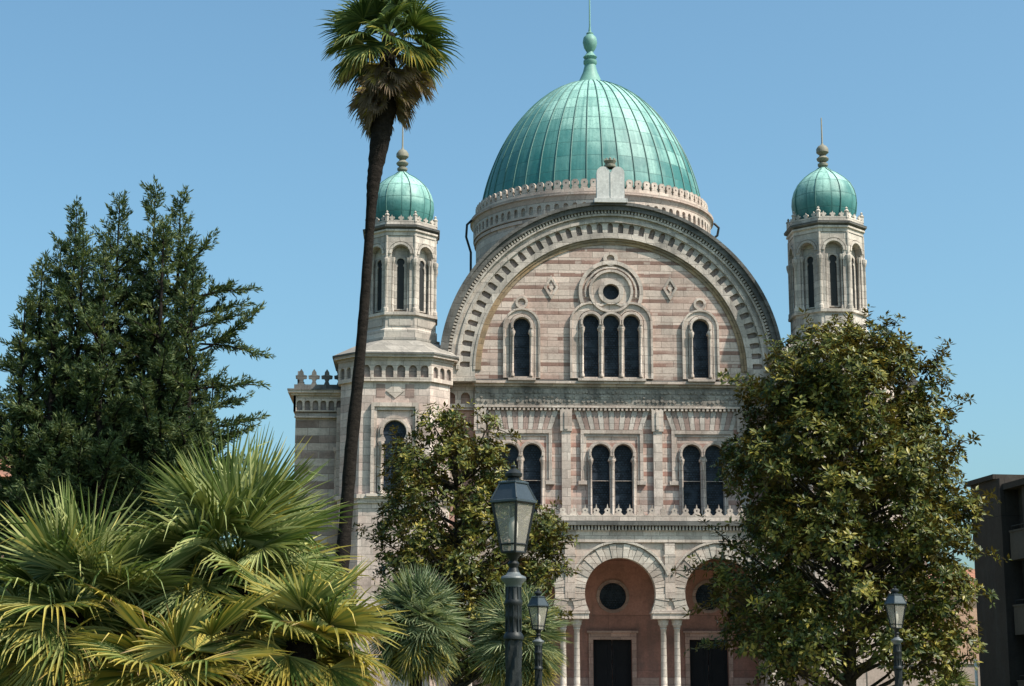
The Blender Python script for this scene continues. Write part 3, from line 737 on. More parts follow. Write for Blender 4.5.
mb = MB(); mb.box(-8.85, 8.85, PF - .42, .1, 10.54, 10.78); mb.build('porch_cornice', M_DARK, B)
mb = MB(); mb.box(-8.7, 8.7, PF - .25, PF + .1, 10.78, 11.1)
k = 0
while -8.5 + k * .6 < 8.6:
    x = -8.5 + k * .6; k += 1
    mb.panel([(x - .27, 11.08), (x + .27, 11.08), (x + .12, 11.26), (x + .17, 11.36), (x + .12, 11.46), (x + .05, 11.46), (x, 11.7), (x - .05, 11.46), (x - .12, 11.46), (x - .17, 11.36), (x - .12, 11.26)], [circle(x, 11.34, .05, 6)], PF - .2, PF - .06)
mb.build('porch_parapet', M_TRIM, B)
colm = None
for x in (-8.45 + .38, -3.08, -2.36, 2.26, 2.98, 8.0):
    mb = MB(); mb.lathe([(.26, 1.0), (.26, 1.15), (.22, 1.2), (.235, 1.3), (.175, 1.4), (.16, 3.2), (.15, 5.05), (.19, 5.1), (.17, 5.14), (.22, 5.3), (.30, 5.5), (.30, 5.62)], 0, 0, 16)
    for k in range(8): mb.box(.21 * cos(k * pi / 4) - .05, .21 * cos(k * pi / 4) + .05, .21 * sin(k * pi / 4) - .05, .21 * sin(k * pi / 4) + .05, 5.3, 5.5)
    o = mb.build('column', M_FAN, B, 40); o.location = (x, PF + .27, 0)
mb = MB(); mb.box(-8.55, 8.55, PF + .56, .3, 10.2, 10.52); mb.build('porch_ceiling', M_TRIM, B); mb = MB(); mb.box(-8.9, 8.9, PF - .5, .3, 0, 1.0)
for k in range(5): mb.box(-8.9, 8.9, PF - .5 - .34 * (5 - k), PF - .5, .002 + k * .166, .166 * (k + 1) - .003)
mb.build('porch_floor', M_TRIM, B)
# rear wall of the porch with doors and round windows
mb = MB()
mb.panel(rect(-8.55, 8.55, 1.0, 10.4), [rect(c - 1.06, c + 1.06, 1.01, 4.68) for c in AC] + [circle(c + .05, 7.03, .76, 28) for c in AC], .31, .70)
mb.build('porch_wall', M_PORCH, B)
for c in AC:
    mb = MB(); mb.panel(rect(c - 1.32, c + 1.32, 1.0, 5.02), [rect(c - 1.08, c + 1.08, 1.01, 4.66)], .2, .42)
    mb.panel(rect(c - 1.42, c + 1.42, 5.02, 5.14), [], .1, .35)
    mb.box(c - 2.55, c - 1.34, .25, .33, 1.0, 2.6); mb.box(c + 1.34, c + 2.55, .25, .33, 1.0, 2.6)
    f = mb.build('door_frame', stone('door stone', (.40, .27, .22), (.36, .23, .19), 0, stain=.3) if c == AC[0] else bpy.data.materials['door stone'], B)
    mb = MB()
    for s in (-1, 1):
        x0, x1 = sorted((c + s * .02, c + s * 1.07)); mb.box(x0, x1, .50, .58, 1.0, 4.67)
        for z0 in (1.25, 2.4, 3.5): mb.panel(rect(x0 + .15, x1 - .15, z0, z0 + .95), [rect(x0 + .22, x1 - .22, z0 + .07, z0 + .88)], .47, .501)
    mb.tube([(c + .12, .44, 2.3), (c + .12, .40, 2.32), (c + .12, .40, 2.6), (c + .12, .44, 2.62)], .02, 5)
    mb.build('door', M_DOOR, f)
    mb = MB(); mb.panel(circle(c + .05, 7.03, .92, 32), [circle(c + .05, 7.03, .74, 28)], .24, .4)
    r = mb.build('round_window', M_FANP, B)
    mb = MB(); mb.panel(circle(c + .05, 7.03, .76, 28), [], .52, .56)
    for k in range(8):
        mb.M = Matrix.Translation((c + .05, 0, 7.03)) @ Matrix.Rotation(k * pi / 4, 4, 'Y'); mb.box(-.025, .025, .47, .52, .2, .75)
    mb.M = None; mb.panel(circle(c + .05, 7.03, .24, 16), [circle(c + .05, 7.03, .17, 16)], .46, .52); mb.build('window_pane', M_PANE, r)

# ================================================================== GROUND
mb = MB(); mb.add([(-1500, -400, 0), (1500, -400, 0), (1500, 2500, 0), (-1500, 2500, 0)], [(0, 1, 2, 3)]); tag(mb.build('ground', M_GRASS), kind='structure')
mb = MB(); mb.add([(3.2, -6, .004), (7.2, -6, .004), (14.0, 94, .004), (7.0, 94, .004)], [(0, 1, 2, 3)]); tag(mb.build('path', M_GRAVEL), kind='structure')

# ================================================================== STREET LAMPS
def make_lamp():
    r = empty('street_lamp', (0, 0, 0))
    mb = MB()
    mb.lathe([(.26, 0), (.26, .12), (.20, .18), (.20, .55), (.14, .66), (.115, .75), (.115, 1.05), (.15, 1.08), (.15, 1.13), (.092, 1.18)], 0, 0, 16)
    # twisted fluting on the lower shaft
    n = 24; z0, z1, st = 1.15, 2.28, 34; vs = []
    for i in range(st + 1):
        z = z0 + (z1 - z0) * i / st
        for j in range(n):
            a = 2 * pi * j / n; rr = .088 + .014 * cos(6 * a - (z - z0) * 13)
            vs.append((rr * cos(a), rr * sin(a), z))
    mb.add(vs, [(i * n + j, i * n + (j + 1) % n, (i + 1) * n + (j + 1) % n, (i + 1) * n + j) for i in range(st) for j in range(n)])
    mb.lathe([(.09, 2.27), (.115, 2.28), (.12, 2.31), (.105, 2.34), (.085, 2.37), (.083, 2.5), (.095, 2.52), (.095, 2.55), (.092, 2.58), (.092, 2.66), (.105, 2.68), (.105, 2.72), (.092, 2.74), (.085, 2.9), (.09, 2.9)], 0, 0, 20)
    for k in range(10):
        a = k * pi / 5; mb.tube([(.088 * cos(a), .088 * sin(a), 2.37), (.086 * cos(a), .086 * sin(a), 2.88)], .012, 4)
    mb.build('post', M_IRON, r, 40)
    mb = MB(); mb.lathe([(.09, 2.88), (.10, 2.92), (.145, 2.96), (.15, 2.98), (.14, 3.0), (.09, 3.02), (.07, 3.05)], 0, 0, 24); mb.build('collar', M_IRONE, r, 40)
    mb = MB(); mb.lathe([(.075, 3.04), (.05, 3.1), (.07, 3.15), (.045, 3.18), (.06, 3.22), (.085, 3.25), (.11, 3.285)], 0, 0, 14)
    s0, s1, zb, zt = .095, .175, 3.28, 3.86
    for k in range(4):                                        # four corner bars and the rails
        c, s_ = cos(k * pi / 2 + pi / 4), sin(k * pi / 2 + pi / 4); c2, s2 = cos((k + 1) * pi / 2 + pi / 4), sin((k + 1) * pi / 2 + pi / 4)
        q = sqrt(2)
        mb.tube([(s0 * q * c, s0 * q * s_, zb), (s1 * q * c, s1 * q * s_, zt)], .017, 5)
        mb.tube([(s0 * q * c, s0 * q * s_, zb), (s0 * q * c2, s0 * q * s2, zb)], .016, 5); mb.tube([(s1 * q * c, s1 * q * s_, zt), (s1 * q * c2, s1 * q * s2, zt)], .02, 5)
        m0 = s0 + (s1 - s0) * .16; zq = zb + (zt - zb) * .16
        mb.tube([(m0 * q * c, m0 * q * s_, zq), (m0 * q * c2, m0 * q * s2, zq)], .012, 5)
    mb.build('lantern_frame', M_IRON, r, 40)
    for k in range(4):
        g = MB(); g.M = Matrix.Rotation(k * pi / 2, 4, 'Z'); a, b = s0 - .004, s1 - .004
        g.add([(-a, -a, zb), (a, -a, zb), (b, -b, zt), (-b, -b, zt)], [(0, 1, 2, 3)]); g.build('glass_pane', M_LGLASS, r)
    mb = MB(); e, e2, f_ = .295, .30, .155
    def sq(h, z): return [(-h, -h, z), (h, -h, z), (h, h, z), (-h, h, z)]
    vs = []
    prof = [(.175, 3.845), (.197, 3.86), (.197, 3.882), (.186, 3.892), (.115, 4.075), (.128, 4.083), (.128, 4.10), (.09, 4.115)]
    for h, z in prof: vs += sq(h, z)
    fs = [(i * 4 + j, i * 4 + (j + 1) % 4, (i + 1) * 4 + (j + 1) % 4, (i + 1) * 4 + j) for i in range(len(prof) - 1) for j in range(4)] + [(28, 29, 30, 31)]
    mb.add(vs, fs)
    for k in range(4):
        c, s_ = cos(k * pi / 2 + pi / 4), sin(k * pi / 2 + pi / 4); q = sqrt(2); mb.tube([(.187 * q * c, .187 * q * s_, 3.893), (.116 * q * c, .116 * q * s_, 4.077)], .011, 5)
    rf = mb.build('lantern_roof', plain('glossy painted lantern roof', (.035, .042, .048), .25, 0, .6, 8), r)
    mb = MB(); mb.lathe([(.075, 4.10), (.065, 4.15), (.10, 4.165), (.105, 4.2), (.06, 4.24), (.03, 4.26), (.035, 4.285), (0, 4.31)], 0, 0, 12); mb.build('roof_knob', M_IRON, rf, 40)
    mb = MB(); mb.lathe([(.03, 3.28), (.03, 3.42), (.055, 3.48), (.06, 3.6), (.035, 3.68), (0, 3.7)], 0, 0, 10); mb.build('bulb', M_WHITE, r, 60)
    return r
lamp = make_lamp(); GL = 'street lamps along the garden'
def lampspot(px, Y): p = at(px, 690, Y); return (p.x, p.y, 0)
lamp.location = lampspot(513.5, 21.0); lamp.rotation_euler.z = radians(50)
tag(lamp, 'nearest and largest dark iron street lamp, with twisted post and four sided lantern', 'street lamp', GL)
l2 = copy_tree(lamp); l2.location = lampspot(538.5, 46); l2.rotation_euler.z = radians(40); tag(l2, 'small distant street lamp in front of the fan palm, just right of the large lamp', 'street lamp', GL)
l3 = copy_tree(lamp); l3.location = lampspot(899, 44.5); l3.rotation_euler.z = radians(24); tag(l3, 'distant street lamp in front of the big magnolia by the dark apartment block', 'street lamp', GL)

# ================================================================== FOLIAGE
def rvec(): 
    while True:
        v = Vector((random.uniform(-1, 1), random.uniform(-1, 1), random.uniform(-1, 1)))
        if .05 < v.length < 1: return v.normalized()

def add_leaf(mb, p, d, nrm, L, w):
    s_ = d.cross(nrm)
    if s_.length < 1e-4: return
    s_.normalize(); n = s_.cross(d)
    m = p + d * (L * .55) - n * (w * .22)
    mb.add([p, p + d * (L * .5) + s_ * w * .5, p + d * L - n * (L * .08), p + d * (L * .5) - s_ * w * .5, m], [(0, 1, 2, 4), (0, 4, 2, 3)])

def whorl(mb, p, ax, n, L):
    a = ax.orthogonal().normalized(); b = ax.cross(a); t0 = random.uniform(0, 6.28)
    for i in range(n):
        t = t0 + i * 2.4 + random.uniform(-.3, .3); e = random.uniform(-.15, .85)
        out = a * cos(t) + b * sin(t)
        d = (out * cos(e) + ax * sin(e)).normalized()
        nr = (ax * cos(e) - out * sin(e) + rvec() * .35).normalized()
        l = L * random.uniform(.6, 1.3)
        add_leaf(mb, p + d * .03 + rvec() * .03, d, nr, l, l * random.uniform(.36, .46))

def broadleaf(loc, env, nclump, nwh, L, squash, label, trunk_r, sprigs, fork=1.6, shoots=(), rc_rng=(.5, .95)):
    """env: (z, left, right) outline of the crown in metres from the trunk"""
    zs = [e[0] for e in env]
    def lr(z):
        z = max(zs[0], min(zs[-1], z))
        for (za, la, ra), (zb, lb, rb) in zip(env, env[1:]):
            if z <= zb:
                t = (z - za) / (zb - za); return la + (lb - la) * t, ra + (rb - ra) * t
    r = empty('magnolia_tree', (loc[0], loc[1], 0)); tag(r, label, 'tree', 'magnolia trees in front of the synagogue')
    mb = MB(); tb = MB(); cen = []
    tries = 0
    while len(cen) < nclump and tries < 6000:
        tries += 1
        z = random.uniform(zs[0], zs[-1]); l, rr = lr(z); c0 = (rr - l) / 2; h = (rr + l) / 2
        if random.random() > (h / max(max(e[1], e[2]) for e in env)) ** 1.2 + .05: continue
        a = random.uniform(0, 2 * pi); q = sqrt(random.uniform(.12, 1)); rc = random.uniform(*rc_rng)
        x = c0 + max(0, h - rc * .75) * q * cos(a); y = max(0, h * squash - rc * .75) * q * sin(a)
        p = Vector((x, y, min(z, zs[-1] - rc * .55)))
        if any((p - k[0]).length < .62 * (rc + k[1]) * .72 for k in cen): continue
        cen.append((p, rc))
    top = Vector((0, 0, zs[-1] * .8))
    tb.tube([(0, 0, -.05), (.03, 0, fork * .5), (-.02, .02, fork), (.06, -.03, fork + 1.5), (0, 0, zs[-1] * .6), (0, 0, zs[-1] * .85)], [trunk_r * 1.35, trunk_r, trunk_r * .92, trunk_r * .75, trunk_r * .4, .03], 9)
    for p, rc in cen:
        s = Vector((0, 0, max(fork * .9, min(p.z - (abs(p.x) + abs(p.y)) * .45, zs[-1] * .8))))
        mid = s.lerp(p, .55) + Vector((random.uniform(-.2, .2), random.uniform(-.2, .2), -.12))
        tb.tube([s, mid, p], [.075, .045, .018], 5)
        for i in range(int(nwh * (rc / .72) ** 2)):
            d = rvec(); d.z = d.z * .85 + .22
            out = Vector((p.x, p.y, 0)); out = out.normalized() * .25 if out.length > .3 else Vector((0, 0, 0))
            d = (d + out).normalized()
            q = p + d * rc * random.uniform(.55, 1.08) * Vector((1, 1, .85)).length / 1.65
            ax = (d + Vector((0, 0, .75)) + rvec() * .4).normalized()
            whorl(mb, q, ax, random.randint(7, 11), L)
    for i in range(sprigs):                                   # shoots that break the outline
        p, rc = random.choice(cen); out = Vector((p.x, p.y * .8, (p.z - zs[-1] * .5) * .7))
        if out.length < .3: continue
        d = (out.normalized() + rvec() * .35 + Vector((0, 0, .2))).normalized(); ln = rc + random.uniform(.25, .75)
        tb.tube([p, p + d * ln], [.018, .008], 4)
        for k in range(5): whorl(mb, p + d * ln * (.5 + .125 * k) + rvec() * .08, (d + Vector((0, 0, .6)) + rvec() * .3).normalized(), random.randint(6, 9), L)
    for q in shoots:                                          # long boughs well outside the crown
        p = min((k[0] for k in cen if abs(k[0].y) < 2.2), key=lambda v: (v - q).length); n = max(5, int((q - p).length / .12))
        tb.tube([p, p.lerp(q, .5) + Vector((0, 0, .06)), q], [.03, .02, .008], 4)
        for k in range(n):
            t = (k + 1) / n
            if t > .25: whorl(mb, p.lerp(q, t) + rvec() * .14, ((q - p).normalized() * .6 + Vector((0, 0, .7)) + rvec() * .5).normalized(), random.randint(6, 10), L)
    tb.build('trunk', M_BARK, r, 60); mb.build('crown', M_MAGN, r)
    return r

# right magnolia, 55 m away
YM = 55.0
def env_from(rows, px0, Y):
    out = []
    for py, xl, xr in rows:
        a, b, c = at(xl, py, Y), at(xr, py, Y), at(px0, 690, Y)
        out.append((a.z, c.x - a.x, b.x - c.x))
    return sorted(out)
random.seed(21)
er = env_from([(670, 752, 966), (648, 722, 978), (600, 706, 986), (540, 704, 988), (480, 708, 978), (430, 722, 966), (385, 738, 948), (350, 772, 918), (322, 815, 882)], 850, YM)
c = at(850, 690, YM)
broadleaf((c.x, c.y), er, 185, 54, .20, .9, 'tall dense magnolia tree with glossy olive leaves, right of the porch', .24, 60, rc_rng=(.38, 1.1),
          shoots=[at(px, py, YM) - Vector((c.x, c.y, 0)) + Vector((0, dy, 0)) for px, py, dy in ((672, 572, -.5), (688, 612, .2), (966, 402, -.3), (952, 345, .3), (979, 436, .2), (987, 500, -.4), (722, 376, -.3), (704, 520, .4), (690, 650, 0), (1003, 560, -.3), (998, 600, .2), (850, 316, 0), (885, 322, .2))])
# left magnolia, 60 m away
random.seed(22)
YL = 62.0
el_ = env_from([(668, 425, 540), (640, 392, 560), (600, 372, 570), (560, 360, 575), (520, 360, 560), (485, 376, 530), (450, 390, 512), (415, 420, 492)], 455, YL)
c = at(455, 690, YL)
broadleaf((c.x, c.y), el_, 125, 50, .20, .85, 'smaller magnolia tree with open crown, left of the porch behind the lamps', .17, 34, rc_rng=(.32, .9), shoots=[at(px, py, YL) - Vector((c.x, c.y, 0)) for px, py in ((578, 540), (575, 570), (358, 528), (520, 440), (472, 408), (560, 520))])

# ---- conifers
def conifer(loc, leaders, label, extra=(), Rmax=3.0):
    r = empty('conifer_tree', (loc[0], loc[1], 0)); tag(r, label, 'tree', 'dark conifers at the left')
    mb = MB(); tb = MB()
    def spray(p, d, sc):
        for i in range(8):
            dd = (d * 1.0 + rvec() * .72 + Vector((0, 0, .05))).normalized(); nr = rvec(); s_ = dd.cross(nr)
            if s_.length < .05: continue
            s_.normalize(); L = sc * random.uniform(.12, .27); w = L * .12
            q = p + rvec() * .05
            mb.add([q, q + dd * L * .45 + s_ * w, q + dd * L, q + dd * L * .45 - s_ * w], [(0, 1, 2, 3)])
    def twig(p, d, L, up):
        k = max(2, int(L / .085)); q = p.copy(); dr = d.copy()
        for i in range(k):
            dr = (dr + Vector((0, 0, up)) + rvec() * .12).normalized(); q = q + dr * (L / k)
            spray(q, dr, 1.0 if i < k - 2 else .75)
    def branch(p, az, L, rise, dense=1.0):
        n = max(2, int(L / .2)); pts = [p]; d = Vector((cos(az), sin(az), rise)).normalized(); bend = random.uniform(-.02, .07)
        for i in range(n): d = (d + Vector((0, 0, bend)) + rvec() * .09).normalized(); pts.append(pts[-1] + d * L / n)
        if L > .5: tb.tube(pts, [.035 * (1 - i / (n + 1)) + .008 for i in range(n + 1)], 4)
        k = max(2, int(L / .10 * dense))
        for i in range(k):
            t = (i + .5) / k
            if t < .18: continue
            f = t * n; i0 = min(int(f), n - 1); q = pts[i0].lerp(pts[i0 + 1], f - i0)
            dd = (pts[i0 + 1] - pts[i0]).normalized(); side = dd.cross(Vector((0, 0, 1))).normalized()
            sg = 1 if i % 2 else -1
            twig(q, (dd * .75 + side * sg * .8 + Vector((0, 0, random.uniform(-.35, .35)))).normalized(), min(.5, L * .4) * (1.05 - .75 * t) * random.uniform(.7, 1.2) + .07, .06)
        twig(pts[-1], d, .22, .05)
    for (lx, ly, zt, bx) in leaders:
        tb.tube([(bx, 0, 0), (bx * .6 + lx * .4, ly * .4, zt * .35), (lx, ly, zt * .7), (lx, ly, zt - .1)], [.2, .15, .08, .012], 7)
        z = 1.0
        while z < zt - .15:
            t = min(1, z / (zt * .7)); x = bx + (lx - bx) * t; y = ly * t
            dz = zt - z
            L = min(Rmax, .11 + dz * .17 + (.12 if dz > 2 else 0)) * random.choice((.5, .7, .85, 1.0, 1.2, 1.35))
            az = random.uniform(0, 2 * pi)
            branch(Vector((x, y, z)), az, max(.16, L), random.uniform(.3, 1.05) if dz > 1.5 else random.uniform(.7, 1.6))
            z += .16 if dz > 2.5 else .07
    for (x, y, z, az, L, rise) in extra: branch(Vector((x, y, z)), az, L, rise, 1.3)
    tb.build('trunk', M_PBARK, r, 60); mb.build('crown', M_CONI, r)
    return r
YC = 52.0
def lead(px, py, dy, bpx, c0): 
    p = at(px, py, YC); return (p.x - c0.x, dy, p.z, at(bpx, 690, YC).x - c0.x)
random.seed(31)
c = at(70, 690, YC)
lf = [lead(75, 203, .3, 70, c), lead(122, 203, -.4, 95, c), lead(44, 262, -.2, 45, c), lead(99, 226, .9, 80, c), lead(18, 345, .4, 20, c), lead(62, 300, -.9, 60, c), lead(112, 265, -1.1, 100, c), lead(88, 240, -.7, 85, c), lead(132, 232, .5, 115, c), lead(60, 238, .2, 60, c), lead(30, 300, -.6, 35, c)]
conifer((c.x, c.y), lf, 'dark conifer with several ragged tops, at the far left edge', Rmax=1.75)
random.seed(32)
c2 = at(175, 690, YC)
lf = [lead(157, 190, -.3, 165, c2), lead(179, 192, .4, 180, c2), lead(196, 268, -.6, 190, c2), lead(143, 262, .9, 150, c2), lead(168, 228, -.8, 165, c2), lead(186, 235, .2, 180, c2), lead(214, 380, -.3, 205, c2)]
ex = []
for px, py, L, rise in ((200, 352, 2.1, .25), (196, 300, 1.7, .3), (198, 390, 1.75, .2), (202, 440, 1.4, .15), (196, 330, 1.4, .4), (205, 410, 1.2, .3), (200, 470, 1.3, .2), (192, 262, .9, .7), (200, 345, 1.9, .05), (205, 430, 1.6, .1), (195, 315, 1.5, .15)):
    p = at(px, py, YC); ex.append((p.x - c2.x, -.2, p.z, random.uniform(-.35, .25), L, rise))
conifer((c2.x, c2.y), lf, 'dark conifer with twin spires and long right hand boughs, nearer the tall palm', ex, Rmax=1.45)

# ---- fan palms
def frond(mb, base, d, up, pet, R, n, tint, spread=2.1, droop=.35, segs=5, fold=.18, width=.045, pet_r=.008, nod=.3, snap=0.0):
    d = d.normalized(); side = d.cross(up)
    if side.length < .05: side = d.orthogonal()
    side.normalize(); nrm = side.cross(d).normalized()
    sag = Vector((0, 0, -1)) * (pet * .12 + .02)
    h = base + d * pet + sag
    # petiole
    pts = [base, base + d * pet * .55 + sag * .25, h]
    for q in range(2):
        s_ = side * pet_r
        mb.add([pts[q] - s_, pts[q] + s_, pts[q + 1] + s_, pts[q + 1] - s_], [(0, 1, 2, 3)], [(tint, .2)] * 4)
    d2 = (d + Vector((0, 0, -nod))).normalized(); side2 = d2.cross(nrm).normalized(); nrm2 = side2.cross(d2)
    for i in range(n):
        u = (i + .5) / n * 2 - 1; th = u * spread / 1.0 * (1 + random.uniform(-.02, .02))
        dr = (d2 * cos(th) + side2 * sin(th)).normalized()
        dr = (dr + nrm2 * fold * abs(u)).normalized()
        L = R * (1 - .28 * abs(u) ** 2) * random.uniform(.86, 1.06); w = width * random.uniform(.8, 1.15)
        sd_ = dr.cross(nrm2).normalized(); p = h.copy(); dirn = dr.copy(); vs = []; uv = []
        dp = droop * random.uniform(.5, 1.5); brk = random.uniform(.45, .8) if random.random() < snap else 9
        tt = tint + random.uniform(-.12, .12)
        for s in range(segs + 1):
            t = s / segs
            ww = w * (.25 + .75 * min(1, t * 3)) * (1 - t ** 2.5) + .002
            up_ = nrm2 * (ww * .55)
            vs += [p - sd_ * ww * .5 + up_, p - up_ * .3, p + sd_ * ww * .5 + up_]; uv += [(tt, t)] * 3
            dirn = (dirn + Vector((0, 0, -1)) * dp * (t ** 1.6) * (1.4 / segs) * 2.2 + Vector((0, 0, -1)) * (.75 if t > brk else 0)).normalized(); p = p + dirn * (L / segs)
        fs = []
        for s in range(segs): k = s * 3; fs += [(k, k + 1, k + 4, k + 3), (k + 1, k + 2, k + 5, k + 4)]
        mb.add(vs, fs, uv)

def crown_fronds(mb, c0, n, pet, R, nl, tintf, emin=-.5, emax=1.45, **kw):
    """fronds round a growing point: the young ones upright, the old ones low"""
    for i in range(n):
        f = (i + .5) / n; el = emax + (emin - emax) * f ** .85 + random.uniform(-.12, .12); az = i * 2.39996 + random.uniform(-.25, .25)
        d = Vector((cos(az) * cos(el), sin(az) * cos(el), sin(el)))
        k = dict(kw); k['snap'] = .62 * f ** .6 if kw.get('segs', 5) >= 5 else .1; k['droop'] = kw.get('droop', .35) * (.25 + f * 1.9); k['nod'] = kw.get('nod', 1.0) * (.08 + f ** .9) + random.uniform(-.1, .25)
        frond(mb, c0 + d * .06 + Vector((0, 0, -.25 * f)), d, Vector((0, 0, 1)) + rvec() * .5, pet * random.uniform(.8, 1.2), R * random.uniform(.88, 1.1), nl, tintf(f, d), **k)

def fan_palm(px, py, Y, n, pet, R, nl, label, tintf, mat, trunk_r, name='fan_palm', group=None, **kw):
    p = at(px, py, Y); r = empty(name, (p.x, p.y, 0)); tag(r, label, 'palm', group)
    mb = MB(); crown_fronds(mb, Vector((0, 0, p.z)), n, pet, R, nl, tintf, **kw)
    for i in range(n // 4):                                   # short inner fronds
        az = i * 2.39996; el = random.uniform(.1, 1.0); d = Vector((cos(az) * cos(el), sin(az) * cos(el), sin(el)))
        frond(mb, Vector((0, 0, p.z - .1)), d, Vector((0, 0, 1)) + rvec() * .6, pet * .35, R * .62, nl - 6, tintf(.2, d), nod=.35, width=kw['width'], spread=1.6, droop=.2)
    mb.build('crown', mat, r)
    if Y < 20:
        mb = MB()
        for i in range(22):
            az = i * 2.39996; el = random.uniform(-1.25, -.5); d = Vector((cos(az) * cos(el), sin(az) * cos(el), sin(el)))
            frond(mb, Vector((0, 0, p.z - .15 - .02 * i)), d, Vector((cos(az), sin(az), .3)), pet * random.uniform(.6, 1.1), R * random.uniform(.6, .9), 18, random.uniform(.75, 1.3), nod=.6, width=.03, spread=1.2, droop=.8, fold=.5)
        mb.build('dead_fronds', mat, r)
    tb = MB(); k = 14; tb.tube([(.02 * sin(i * 1.7), .02 * cos(i * 2.1), p.z * i / k) for i in range(k + 1)], [trunk_r * (1.12 if i % 2 else .94) for i in range(k + 1)], 10); tb.build('trunk', M_PBARK, r, 50)
    return r
random.seed(41)
GF = 'fan palms in the near flower bed'
yl = lambda lo, hi: (lambda f, d: lo + (hi - lo) * f ** 2.2 + (random.random() < .12) * .25)
fan_palm(232, 566, 15.6, 44, .44, .86, 36, 'largest green fan palm, its top fronds standing against the wall of the synagogue', yl(.05, .6), M_FAN1, .13, group=GF, droop=.30, width=.031, spread=1.8)
fan_palm(74, 606, 15.2, 34, .38, .74, 34, 'green fan palm at the left edge below the conifers', yl(.10, .65), M_FAN1, .12, group=GF, droop=.30, width=.030, spread=1.8)
fan_palm(302, 636, 14.6, 30, .30, .60, 30, 'yellowing fan palm with fronds reaching right towards the grey green palm', yl(.35, .9), M_FAN1, .11, group=GF, droop=.36, emax=1.1, emin=-.7, width=.029, spread=1.75)
fan_palm(176, 668, 14.0, 30, .30, .60, 30, 'low fan palm with drooping half dry fronds at the front of the bed', yl(.45, 1.35), M_FAN1, .11, group=GF, droop=.45, emax=.9, emin=-.7, width=.029, spread=1.75)
random.seed(42)
GM = 'grey green fan palms before the left magnolia'
fan_palm(416, 618, 44.0, 110, .62, .78, 22, 'round grey green fan palm between the yellowing palm and the large lamp', yl(.05, .5), M_FAN2, .16, group=GM, segs=2, droop=.25, width=.042, emin=-1.1, nod=.5)
fan_palm(519, 634, 48.5, 110, .66, .85, 22, 'grey green fan palm directly behind the two left lamps', yl(.05, .5), M_FAN2, .16, group=GM, segs=2, droop=.25, width=.042, emin=-1.1, nod=.5)
fan_palm(953, 690, 58.0, 30, .35, .55, 20, 'low bright green fan palm at the foot of the dark apartment block', yl(.1, .35), M_FAN1, .1, group=None, segs=2, droop=.3, width=.05)

# added laurel bush that darkens the gaps in the largest palm
random.seed(61)
p = at(238, 690, 26); h = at(238, 512, 26).z
r = empty('gap_filler_bush', (p.x, p.y, 0)); tag(r, 'added dark laurel bush that fills the gaps in the largest fan palm', 'bush')
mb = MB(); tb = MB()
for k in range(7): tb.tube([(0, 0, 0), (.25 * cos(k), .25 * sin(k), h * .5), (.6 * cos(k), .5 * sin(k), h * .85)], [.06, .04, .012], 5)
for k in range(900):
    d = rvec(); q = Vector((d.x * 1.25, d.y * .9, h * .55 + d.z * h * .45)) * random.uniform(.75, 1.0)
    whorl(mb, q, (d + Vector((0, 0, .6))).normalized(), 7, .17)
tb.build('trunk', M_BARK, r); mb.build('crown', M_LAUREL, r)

# ---- tall palm
YP = 45.0
base = at(325, 762, YP)
r = empty('tall_palm', (base.x, base.y, 0)); tag(r, 'very tall slender fan palm with a shaggy skirt of dead fronds, before the left tower', 'palm')
def rel(px, py, dy=0.0): p = at(px, py, YP); return Vector((p.x - base.x, dy, p.z))
path = [(325, 762, .20), (336, 640, .19), (345, 530, .175), (351, 450, .165), (358, 380, .15), (364, 310, .13), (369, 240, .122), (371.5, 205, .13), (373, 186, .17), (376, 165, .205), (380, 140, .26), (382, 125, .29), (385, 112, .28), (387, 80, .24), (388, 50, .20), (388.5, 30, .15)]
pts = []; rs = []
for (a, b) in zip(path, path[1:]):
    for k in range(6):
        t = k / 6; pts.append(rel(a[0] + (b[0] - a[0]) * t, a[1] + (b[1] - a[1]) * t)); rs.append((a[2] + (b[2] - a[2]) * t) * random.uniform(.93, 1.07))
mb = MB(); mb.tube(pts, rs, 12); mb.build('trunk', M_PBARK, r, 50)
random.seed(51)
mb = MB(); top = rel(388, 36)
crown_fronds(mb, top, 34, .84, 1.15, 30, lambda f, d: .08 + .35 * f ** 3 + (random.random() < .1) * .4, emin=-.45, emax=1.5, segs=4, droop=.50, width=.065, pet_r=.022, spread=1.7, nod=.55)
mb.build('crown', M_FAN3, r)
mb = MB()
for i in range(76):                                           # the dead skirt
    f = i / 76; az = i * 2.39996 + random.uniform(-.3, .3); b0 = rel(388 - 3.5 * f, 44 + 58 * f)
    el = -.2 - .95 * random.random() ** .6
    d = Vector((cos(az) * cos(el), sin(az) * cos(el), sin(el)))
    frond(mb, b0, d, Vector((cos(az), sin(az), .3)), random.uniform(.5, 1.15) * (1 - .5 * f), random.uniform(.6, .95) * (1 - .3 * f), 16, random.uniform(1.0, 1.35), spread=1.1, droop=.9, segs=3, fold=.6, width=.06, pet_r=.02)
mb.build('dead_fronds', M_FAN3, r)

